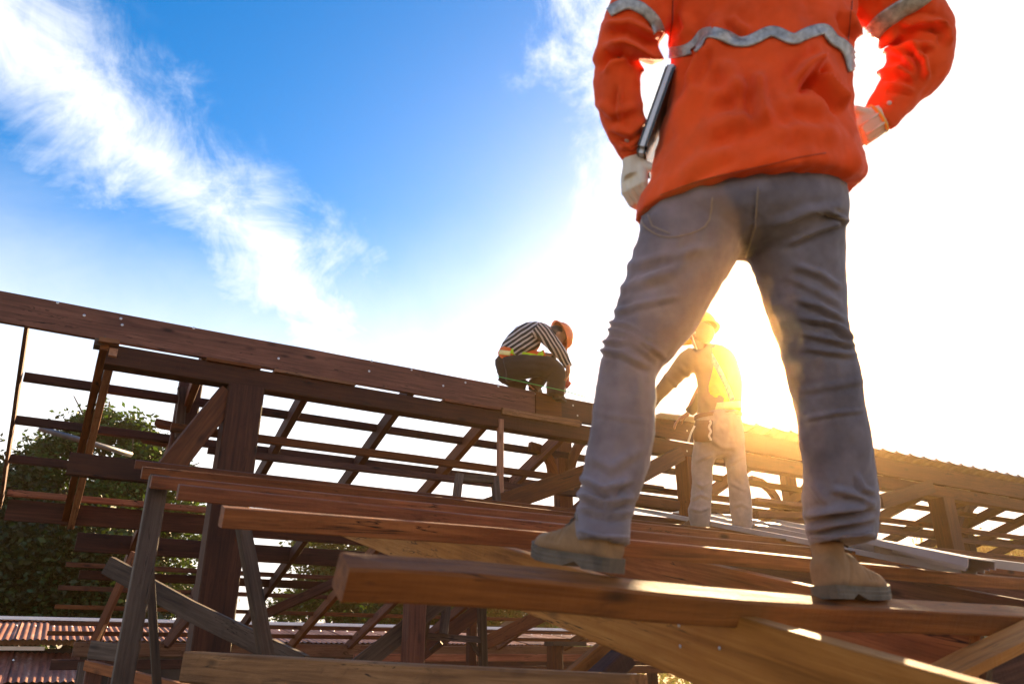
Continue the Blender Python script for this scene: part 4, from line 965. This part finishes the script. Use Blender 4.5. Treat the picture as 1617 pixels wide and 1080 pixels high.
jacket = fused('jacket', [Sx((1003, 344, 1352, 296, 0, .66), (1007, 328, 1362, 282, 0, .66), (1024, 280, 1354, 240, 0, .66), (1040, 220, 1343, 180, 0, .66), (1051, 150, 1340, 125, 0, .64), (1056, 90, 1346, 70, 0, .62), (1054, 30, 1352, 15, 0, .58), (1056, -30, 1356, -40, 0, .56), (1070, -85, 1346, -95, 0, .54), (1125, -128, 1305, -132, 0, .5), (1168, -160, 1260, -162, 0, .7), (1170, -180, 1256, -182, 0, .75)),
    limb_geo([(1075, -75, 48, 0), (1035, -20, 50, 0), (1002, 38, 50, .0), (985, 78, 44, .01), (976, 110, 38, .02), (975, 150, 37, .03), (983, 190, 34, .04), (995, 225, 27, .05), (1001, 252, 19, .055)], Dm),
    limb_geo([(1335, -70, 55, 0), (1385, -25, 58, 0), (1430, 20, 56, .01), (1462, 58, 44, .03), (1452, 100, 46, .05), (1425, 142, 36, .07), (1400, 172, 30, .075), (1386, 188, 26, .07)], Dm)],
    .0065, orange, man, 3, folds_fn([(a, w_, k_ * 2.1) for a, w_, k_ in kf], .0065, 11, 5))
bk_ = bvh_of(jacket)
for pl, w in ((za((480, 250), (540, 248), (595, 218), (640, 158), (700, 165), (770, 195), (830, 205), (890, 182), (950, 152), (1000, 170), (1060, 195)) + zb((215, 180), (290, 155), (330, 152), (360, 205), (405, 225), (440, 270), (465, 360)), 18),
              (za((190, 60), (270, 22), (340, 45), (390, 90), (420, 150)), 17), (zb((555, 240), (570, 160), (610, 110), (700, 50), (790, 0), (830, -30)), 26)):
    strip('reflective_tape', bk_, pl, w, reflm, jacket, .0042, 3, 6)
strip('hem_stitch', bk_, za((430, 925), (640, 850), (990, 770)) + zb((200, 790), (330, 770)), 1.6, cloth('dark_orange_thread', (.45, .05, .01)), jacket, .0012, 4, 1)
for pl in ([(1062, 0), (1061, 40), (1057, 70)], [(1345, 2), (1342, 40), (1338, 75)]): strip('armhole_seam', bk_, pl, 1.6, cloth('dark_orange_seam', (.35, .03, .005)), jacket, .0012, 4, 1)
strip('cuff', bk_, [(978, 222), (996, 235), (1012, 228)], 3, orange, jacket, .003, 3, 2)
btn = plain('pale_button', (.6, .5, .45), .4, 0, .05)
for q in ((990, 223), (1404, 163)):
    p, n_ = on_surf(bk_, *q)
    if p is not None:
        v, f = ball_geo(p, .006, .006, .003, n_.to_track_quat('Z', 'Y').to_matrix()); world_mesh('button', v, f, btn, jacket, True)
# gloves
wl = atD(1001, 262, Dm(1001, 262) + .055); kl = atD(1003, 330, Dm(1003, 330) + .03)
g1 = hand_geo(wl - (kl - wl).normalized() * .015, kl - wl, rt * .75 + fh * .6, 1, .88, 1.35, 1.06, .9, .0092)
fused('glove', g1 + [chain_geo([wl + Vector((0, 0, .045)), wl, wl + (kl - wl) * .3], [.027, .027, .026], 12)], .003, glovem, man, 1)
wr_ = atD(1380, 192, Dm(1380, 192) + .065); kr = atD(1330, 226, Dm(1330, 226) + .10)
g2 = hand_geo(wr_ - (kr - wr_).normalized() * .02, kr - wr_, -rt * .8 + fh * .5, -1, 1.05, .8, 1, .6, .0095)
fused('glove', g2 + [chain_geo([wr_ + (wr_ - kr) * .2, wr_, wr_ + (kr - wr_) * .5], [.034, .039, .040], 14)], .0038, glovem, man, 2)
for k in range(9):   # knitted ribs of the cuff
    a = wr_ + (kr - wr_) * (.0 + .0 * k)
    ang = 2 * math.pi * k / 9; X = (kr - wr_).normalized(); U = X.orthogonal().normalized(); Vv = X.cross(U); o_ = (U * math.cos(ang) + Vv * math.sin(ang)) * .0385
    rod('cuff_rib', [a - X * .008 + o_, a + X * .045 + o_], .0032, glovem, man, 6)
rod('cuff_band', [wr_ + (wr_ - kr).normalized() * .006, wr_ + (wr_ - kr).normalized() * .013], .041, plain('yellow_cuff_edge', (.75, .38, .05), .8), man, 18)
# hair and a plain hat complete the figure above the frame
hat_parts(man, HP(-.005, 0, .045), HB @ Vector((-.05, 0, 1)), facing, .86, plain('white_hat_shell', (.75, .75, .73), .35, 0, .04))
v, f = ball_geo(HP(-.03, 0, .0), .088, .079, .085, HB); world_mesh('hair', v, f, hairm, man, True)
# boots
for (hx, hy, Y, az, pit) in ((972, 905, 1.235, R(-35), R(11)), (1300, 946, 1.24, R(50), R(1))):
    boot(man, aty(hx, hy, Y), az, pit, .86 if hx < 1000 else .93, suede, solem, 0, .118 if hx < 1000 else .14)
# tablet held against the hip
tb = bpy.data.objects
A3, B3 = atD(1061, 97, 1.82), atD(1011, 238, 1.79); dY = (fh * .17 + rt * .032); dY -= (B3 - A3).normalized() * dY.dot((B3 - A3).normalized())
Xb = (B3 - A3).normalized(); Yb = dY.normalized(); Zb = Xb.cross(Yb); Mb = Matrix((Xb, Yb, Zb)).transposed().to_4x4(); Mb.translation = A3.lerp(B3, .5) + Yb * .085
tab = bpy.data.objects.new('tablet_computer', None); COL.objects.link(tab); tab.matrix_world = Mb; WM[tab.name] = Mb
tag(tab, 'thin dark tablet computer with a grey edge tucked in the gloved hand at the hip', 'tablet')
Lt = (B3 - A3).length
def slab(name, sx, sy, sz, z, mat):
    bm = bmesh.new(); bmesh.ops.create_cube(bm, size=1); bmesh.ops.scale(bm, vec=(sx, sy, sz), verts=bm.verts)
    bmesh.ops.bevel(bm, geom=[e for e in bm.edges if abs(e.verts[0].co.z - e.verts[1].co.z) > sz * .5], offset=.012, segments=4, affect='EDGES')
    me = bpy.data.meshes.new(name); bm.to_mesh(me); bm.free(); return link(name, me, mat, Mb @ Matrix.Translation((0, 0, z)), tab)
slab('case', Lt, .17, .010, 0, plain('grey_tablet_case', (.45, .45, .46), .35, .5, .05))
slab('screen', Lt - .004, .166, .005, .0085, plain('black_glass', (.012, .012, .014), .15, 0, .1)); slab('back_cover', Lt - .004, .166, .005, -.0085, plain('black_cover', (.02, .018, .018), .4, 0, .1))
# ---------------------------------------------------------------- crouching worker on the ridge
Y1 = YR + .0
p0 = aty(870, 622, Y1)
D1 = proj(p0)[2]
def Dc(px, py): return D1
LG = lambda *pts: limb_geo(pts, Dc)
w1 = thing('person', (p0.x, Y1, p0.z), 'crouching worker in striped shirt, dark trousers and orange hard hat on the ridge board', 'person')
def stripes(name, vec, k, duty=.25):
    m, t, b = mat_new(name); tcn = tnode(t, 'ShaderNodeTexCoord')
    d = tnode(t, 'ShaderNodeVectorMath', operation='DOT_PRODUCT'); t.links.new(tcn.outputs['Object'], d.inputs[0]); d.inputs[1].default_value = vec
    w = tmath(t, 'ADD', tmath(t, 'MULTIPLY', d.outputs['Value'], k), tmath(t, 'MULTIPLY', tnoise(t, tcn.outputs['Object'], 7, 3), 3.0))
    s_ = tmath(t, 'SINE', w, 0); s2 = tmath(t, 'SINE', tmath(t, 'MULTIPLY', w, 3.0), 0)
    t.links.new(ramp(t, tmath(t, 'ADD', tmath(t, 'MULTIPLY', s_, .4), tmath(t, 'ADD', tmath(t, 'MULTIPLY', s2, .12), .5)), [(.60, (.012, .012, .014)), (.82, (.50, .48, .48))]), b.inputs['Base Color'])
    b.inputs['Roughness'].default_value = .9; return m
st1 = stripes('black_and_white_striped_shirt', rt * .55 - Vector((0, 0, .8)) + fh * .25, 175)
st2 = stripes('black_and_white_striped_sleeve', rt * .82 + Vector((0, 0, .57)), 215)
black = cloth('black_trousers', (.022, .018, .016), .85, .3, 600, .4, .1, 6)
hiv = cloth('lime_hi_vis', (.52, .78, .02), .7, .06, 400, .2, .1, 6, .2); hio = cloth('orange_hi_vis', (.85, .16, .03), .7, .06, 400, .2, .1, 6, .2)
hhead = atD(879, 531, D1 + .02)
f1 = (rt * .22 + fh * .1 + Vector((0, 0, -1))).normalized()
hg, HP, HB = head_geo(hhead, f1, .82)
fused('body', [LG((806, 566, 17, 0), (822, 540, 19, 0), (842, 522, 15, 0), (858, 518, 8, 0), (872, 527, 7, .01)), LG((852, 519, 8, -.1), (882, 548, 6, -.1), (896, 577, 4, -.08)), LG((852, 522, 8, .12), (884, 552, 6, .1), (897, 578, 4, .03)),
    LG((800, 583, 15, -.08), (840, 578, 13, -.1), (876, 583, 11, -.12), (878, 605, 9, -.12), (877, 622, 7, -.12)), LG((800, 583, 15, .08), (838, 572, 13, .12), (868, 566, 11, .14), (850, 595, 9, .12), (838, 612, 7, .1))] + hg, .011, skin, w1, 3)
fused('shirt', [LG((803, 570, 19, 0), (812, 556, 23, 0), (824, 543, 25, 0), (838, 530, 23, 0), (850, 523, 16, 0), (862, 524, 10, 0))], .010, st1, w1, 3, folds_fn([([(812, 545), (830, 550), (850, 545)], 4, .008)], .006, 9, 3))
for sl_ in (((846, 518, 12, -.1), (864, 532, 13, -.12), (881, 552, 11, -.12), (891, 566, 8.5, -.1), (897, 579, 6, -.08)), ((850, 520, 11, .12), (868, 535, 10, .12), (886, 556, 8, .1), (898, 579, 6, .03))):
    fused('sleeve', [LG(*sl_)], .009, st2, w1, 2, folds_fn([([(860, 530), (870, 545), (880, 552)], 3, .006)], .006, 9, 3))
tr1 = fused('trousers', [LG((788, 563, 8, 0), (797, 574, 17, 0), (806, 586, 20, 0), (812, 594, 13, 0)), LG((797, 583, 20, -.05), (815, 580, 21, -.08), (845, 579, 18, -.11), (868, 580, 17, -.12), (877, 586, 15, -.12), (878, 604, 15, -.12), (877, 624, 14.5, -.12)),
    LG((797, 583, 20, .06), (820, 578, 19, .1), (850, 570, 14, .14), (868, 566, 11, .14), (858, 590, 12, .12), (840, 612, 11, .1)), LG((790, 592, 10, 0), (808, 602, 10, .02), (832, 608, 9, .05))], .011, black, w1, 3, folds_fn([([(800, 572), (840, 570), (870, 574)], 3, .006), ([(820, 590), (850, 592), (872, 600)], 3, .008)], .006, 9, 8))
vest = fused('safety_vest', [LG((789, 552, 6, 0), (796, 556, 17, 0), (806, 558, 22, 0), (818, 558, 20, .0), (834, 560, 12, -.03), (852, 563, 8, -.08), (861, 560, 10, -.1))], .010, hio, w1, 3)
bv = bvh_of(vest)
for pl, w, mt_ in (([(789, 556), (797, 557), (806, 558)], 7, plain('pale_yellow_tape', (.85, .72, .3), .4)), ([(807, 553), (818, 558), (830, 561), (846, 564)], 9, hiv), ([(847, 566), (853, 562), (858, 553)], 8, hiv)): strip('hi_vis_panel', bv, pl, w, mt_, vest, .004, 2, 3)
orangehat = plain('orange_hat_shell', (.85, .19, .03), .35, 0, .04)
hat_parts(w1, HP(.0, 0, .04), HB @ Vector((-.1, 0, 1)), f1, .86, orangehat)
v, f = ball_geo(HP(-.035, 0, .0), .085 * .85, .08 * .85, .085 * .85, HB); world_mesh('hair', v, f, hairm, w1, True)
rod('chin_strap', [HP(.02, -.072, .03), HP(.03, -.068, -.06), HP(.05, 0, -.11)], .006, black, w1, 6)
for s_, do, q in ((1, -.08, (897, 578)), (-1, .03, (898, 580))):
    a = atD(q[0], q[1], D1 + do); fused('glove', hand_geo(a, Vector((0, 0, -1)) - rt * .05, -rt, s_, 1.0, .7, 1, .6), .006, plain('brown_work_glove', (.42, .16, .07), .8, 0, .3, 30), w1, 2)
for do, q, az in ((-.14, (876, 628), R(25)), (.1, (838, 614), R(25))):
    boot(w1, atD(q[0], q[1], D1 + do), az, R(2), .72, black, black, 0, .14)
chis = thing('hand_drill', (atD(893, 615, D1 - .02)), 'small red hand tool held down to the ridge by the crouching worker', 'tool')
redm = plain('red_tool_body', (.45, .05, .03), .4, 0, .1)
rod('grip', [atD(896, 590, D1 - .03), atD(893, 606, D1 - .03)], .028, redm, chis, 10); rod('motor', [atD(888, 600, D1 - .03), atD(899, 609, D1 - .03)], .035, redm, chis, 10); rod('bit', [atD(893, 606, D1 - .03), atD(892, 622, D1 - .03)], .009, MT['steel'], chis, 8)
g_ = rod('string_line', [atD(784, 594, D1 - .25), atD(893, 617.5, D1 - .25), atD(925, 627, D1 - .2)], .0035, plain('green_string', (.03, .34, .08), .6, 0, .05)); tag(g_, 'thin green string line stretched past the crouching worker over the ridge', 'string')
# ---------------------------------------------------------------- worker leaning on the ridge
D2 = 5.72
def Dw(px, py): return D2 - (830 - py) * .0002
LW = lambda *pts: limb_geo(pts, Dw); SW = lambda *s: secs_geo(s, Dw)
p1 = near(1138, 836, .0)
w2 = thing('person', (p1.x, p1.y, p1.z), 'standing worker in yellow hard hat, lime vest and faded jeans leaning over the ridge', 'person')
greyshirt = cloth('olive_grey_shirt', (.17, .14, .09), .85, .15, 500, .35, .1, 6, .1)
jeans2m = cloth('faded_blue_jeans', (.30, .27, .26), .9, .25, 900, .4, .2, 8, .08)
hh2 = atD(1106, 530, Dw(1106, 530)); f2 = (fh * .8 - rt * .5 - Vector((0, 0, .25))).normalized()
hg, HP, HB = head_geo(hh2, f2, .92)
fused('body', [SW((1108, 660, 1160, 660, 0, .5), (1110, 600, 1154, 600, 0, .5), (1100, 562, 1144, 560, 0, .45), (1098, 548, 1124, 548, 0, .8), (1098, 530, 1122, 530, 0, .9)), LW((1092, 565, 14, 0), (1062, 598, 10, .1), (1034, 628, 7, .22), (1022, 648, 6, .25)), LW((1142, 562, 12, .12), (1112, 610, 10, .3), (1088, 650, 6, .35)),
    LW((1122, 690, 14, 0), (1109, 740, 11, 0), (1106, 830, 9, 0)), LW((1150, 690, 14, 0), (1163, 745, 11, 0), (1172, 836, 9, 0))] + hg, .012, skin, w2, 3)
fused('shirt', [SW((1100, 668, 1167, 664, 0, .62), (1101, 636, 1169, 634, 0, .64), (1100, 600, 1166, 598, 0, .64), (1090, 570, 1160, 566, 0, .58), (1092, 552, 1146, 550, 0, .5), (1100, 545, 1128, 544, 0, .7)), LW((1100, 560, 17, 0), (1082, 576, 17, .04), (1060, 600, 13, .1), (1042, 620, 10.5, .18), (1026, 642, 9, .24)), LW((1140, 562, 14, .12), (1120, 602, 13, .28), (1098, 640, 10, .34), (1088, 652, 8, .35))],
    .011, greyshirt, w2, 3, folds_fn([([(1050, 590), (1065, 605), (1072, 620)], 3, .008), ([(1070, 575), (1085, 590), (1095, 610)], 4, .008), ([(1104, 600), (1112, 625), (1118, 640)], 4, .006)], .005, 9, 2))
ves = fused('safety_vest', [SW((1103, 655, 1170, 651, 0, .68), (1104, 634, 1171, 632, 0, .69), (1114, 608, 1171, 602, -.03, .80), (1117, 587, 1167, 580, -.03, .78), (1113, 564, 1158, 558, -.025, .70), (1108, 548, 1140, 545, 0, .6))], .011, hiv, w2, 3, folds_fn([([(1125, 600), (1140, 620), (1160, 628)], 4, .006)], .003, 9, 4))
bv = bvh_of(ves)
strip('reflective_tape', bv, [(1104, 646), (1120, 643), (1140, 640), (1169, 638)], 11, plain('silver_lime_tape', (.7, .75, .35), .4, .2), ves, .004, 3, 3)
strip('reflective_tape', bv, [(1122, 560), (1136, 585), (1148, 610), (1156, 632)], 8, reflm, ves, .004, 3, 3)
fused('jeans', [SW((1101, 652, 1168, 648, 0, .66), (1097, 680, 1174, 676, 0, .7), (1098, 705, 1176, 702, 0, .66), (1112, 722, 1166, 720, 0, .6)),
    SW((1097, 680, 1140, 682, 0, .95), (1095, 706, 1134, 712, 0, 1), (1092, 735, 1126, 738, 0, 1), (1093, 762, 1125, 764, 0, 1), (1090, 790, 1123, 792, 0, 1), (1086, 806, 1122, 810, 0, 1), (1092, 832, 1120, 836, 0, 1.05)),
    SW((1134, 680, 1174, 676, 0, .95), (1140, 708, 1176, 704, 0, 1), (1147, 738, 1178, 736, 0, 1), (1150, 765, 1182, 762, 0, 1), (1153, 795, 1187, 792, 0, 1), (1157, 840, 1188, 838, 0, 1.05))], .011, jeans2m, w2, 2,
    folds_fn([([(1096, 760), (1110, 768), (1126, 758)], 3, .010), ([(1090, 790), (1106, 780), (1124, 788)], 3, .012), ([(1088, 802), (1105, 806), (1122, 800)], 3, .010), ([(1096, 730), (1112, 722), (1130, 715)], 3, .008), ([(1150, 760), (1165, 768), (1182, 775)], 3, .007), ([(1146, 735), (1160, 728), (1175, 720)], 3, .007), ([(1155, 800), (1170, 795), (1186, 802)], 3, .008), ([(1120, 690), (1140, 705), (1165, 708)], 4, .008)], .005, 10, 6))
hat_parts(w2, HP(-.005, 0, .05), HB @ Vector((-.12, 0, 1)), f2, .98, plain('yellow_hat_shell', (.85, .55, .04), .35, 0, .04))
rod('hat_band', [HP(.10, -.05, .02), HP(0, -.088, .0), HP(-.085, -.04, -.01), HP(-.09, .03, -.01)], .011, plain('white_strap', (.7, .7, .68), .7), w2, 8)
rod('chin_strap', [HP(.0, -.08, .03), HP(.02, -.074, -.04), HP(.05, -.03, -.11)], .005, plain('white_strap_web', (.7, .7, .68), .7), w2, 6)
v, f = ball_geo(HP(-.035, 0, .0), .083, .077, .085, HB); world_mesh('hair', v, f, hairm, w2, True)
bt = thing('tool_pouch', atD(1108, 690, D2 - .1), 'dark tool pouch hung on the belt of the standing worker', 'tool pouch')
leather = plain('dark_brown_leather', (.07, .035, .02), .6, 0, .3, 15)
Dp = lambda x, y: D2 - .17
v, f = secs_geo([(1098, 664, 1126, 664, 0, .35), (1096, 672, 1126, 672, 0, .45), (1094, 688, 1126, 689, 0, .5), (1097, 697, 1122, 698, 0, .4)], Dp, 12); world_mesh('pouch', v, f, leather, bt, True)
v, f = secs_geo([(1096, 656, 1172, 652, 0, .62), (1096, 662, 1172, 658, 0, .62)], lambda x, y: D2 - .035, 24); world_mesh('belt', v, f, leather, bt, True)
cord = plain('white_cord', (.7, .66, .58), .7); rod('cord', [atD(1121 + 1.5 * math.sin(k * 1.2), 664 + k * 2.6, D2 - .2) for k in range(13)], .008, cord, bt, 6)
rod('hammer_loop', [atD(1097, 672, D2 - .2), atD(1091, 684, D2 - .2), atD(1087, 697, D2 - .2)], .007, cord, bt, 6)
for s_, q, do, d_ in ((1, (1024, 645), .24, -rt * .4 + fh * .5 - Vector((0, 0, .6))), (-1, (1088, 652), .35, -rt * .7 + fh * .2 - Vector((0, 0, .4)))):
    a = atD(q[0], q[1], D2 + do); fused('hand', hand_geo(a, d_, Vector((0, 0, -1)) + fh * .3, s_, 1.0, .5), .006, skin, w2, 2)
for q, az in (((1110, 838), R(-12)), ((1170, 842), R(18))): boot(w2, atD(q[0], q[1], D2 - .06), az, R(8), .98, suede, solem)
tn = bpy.data.objects.new('cut_off_sheet', None)
o = timber('white_sheet', [aty(1032, 656, 5.24), aty(1098, 664, 5.24)], .22, .012, plain('white_foam_board', (.82, .80, .76), .7, 0, .03), None); tag(o, 'small white sheet lying on the ridge beside the leaning worker', 'sheet')
# ---------------------------------------------------------------- air: thin orange haze added for a warm glow round the sun
if HAZE:
    hm = bpy.data.materials.new('haze'); hm.use_nodes = True; t = hm.node_tree
    for n in list(t.nodes): t.nodes.remove(n)
    o_ = t.nodes.new('ShaderNodeOutputMaterial'); pv = t.nodes.new('ShaderNodeVolumePrincipled'); t.links.new(pv.outputs[0], o_.inputs['Volume'])
    pv.inputs['Color'].default_value = (1, .64, .28, 1); pv.inputs['Density'].default_value = HAZE_D; pv.inputs['Anisotropy'].default_value = HAZE_G
    bm = bmesh.new(); bmesh.ops.create_cube(bm, size=1); bmesh.ops.scale(bm, vec=(2000, 2000, 15), verts=bm.verts); bmesh.ops.translate(bm, vec=(0, 0, 5.5), verts=bm.verts)
    me = bpy.data.meshes.new('haze'); bm.to_mesh(me); bm.free(); link('haze', me, hm, None, None, 'stuff')
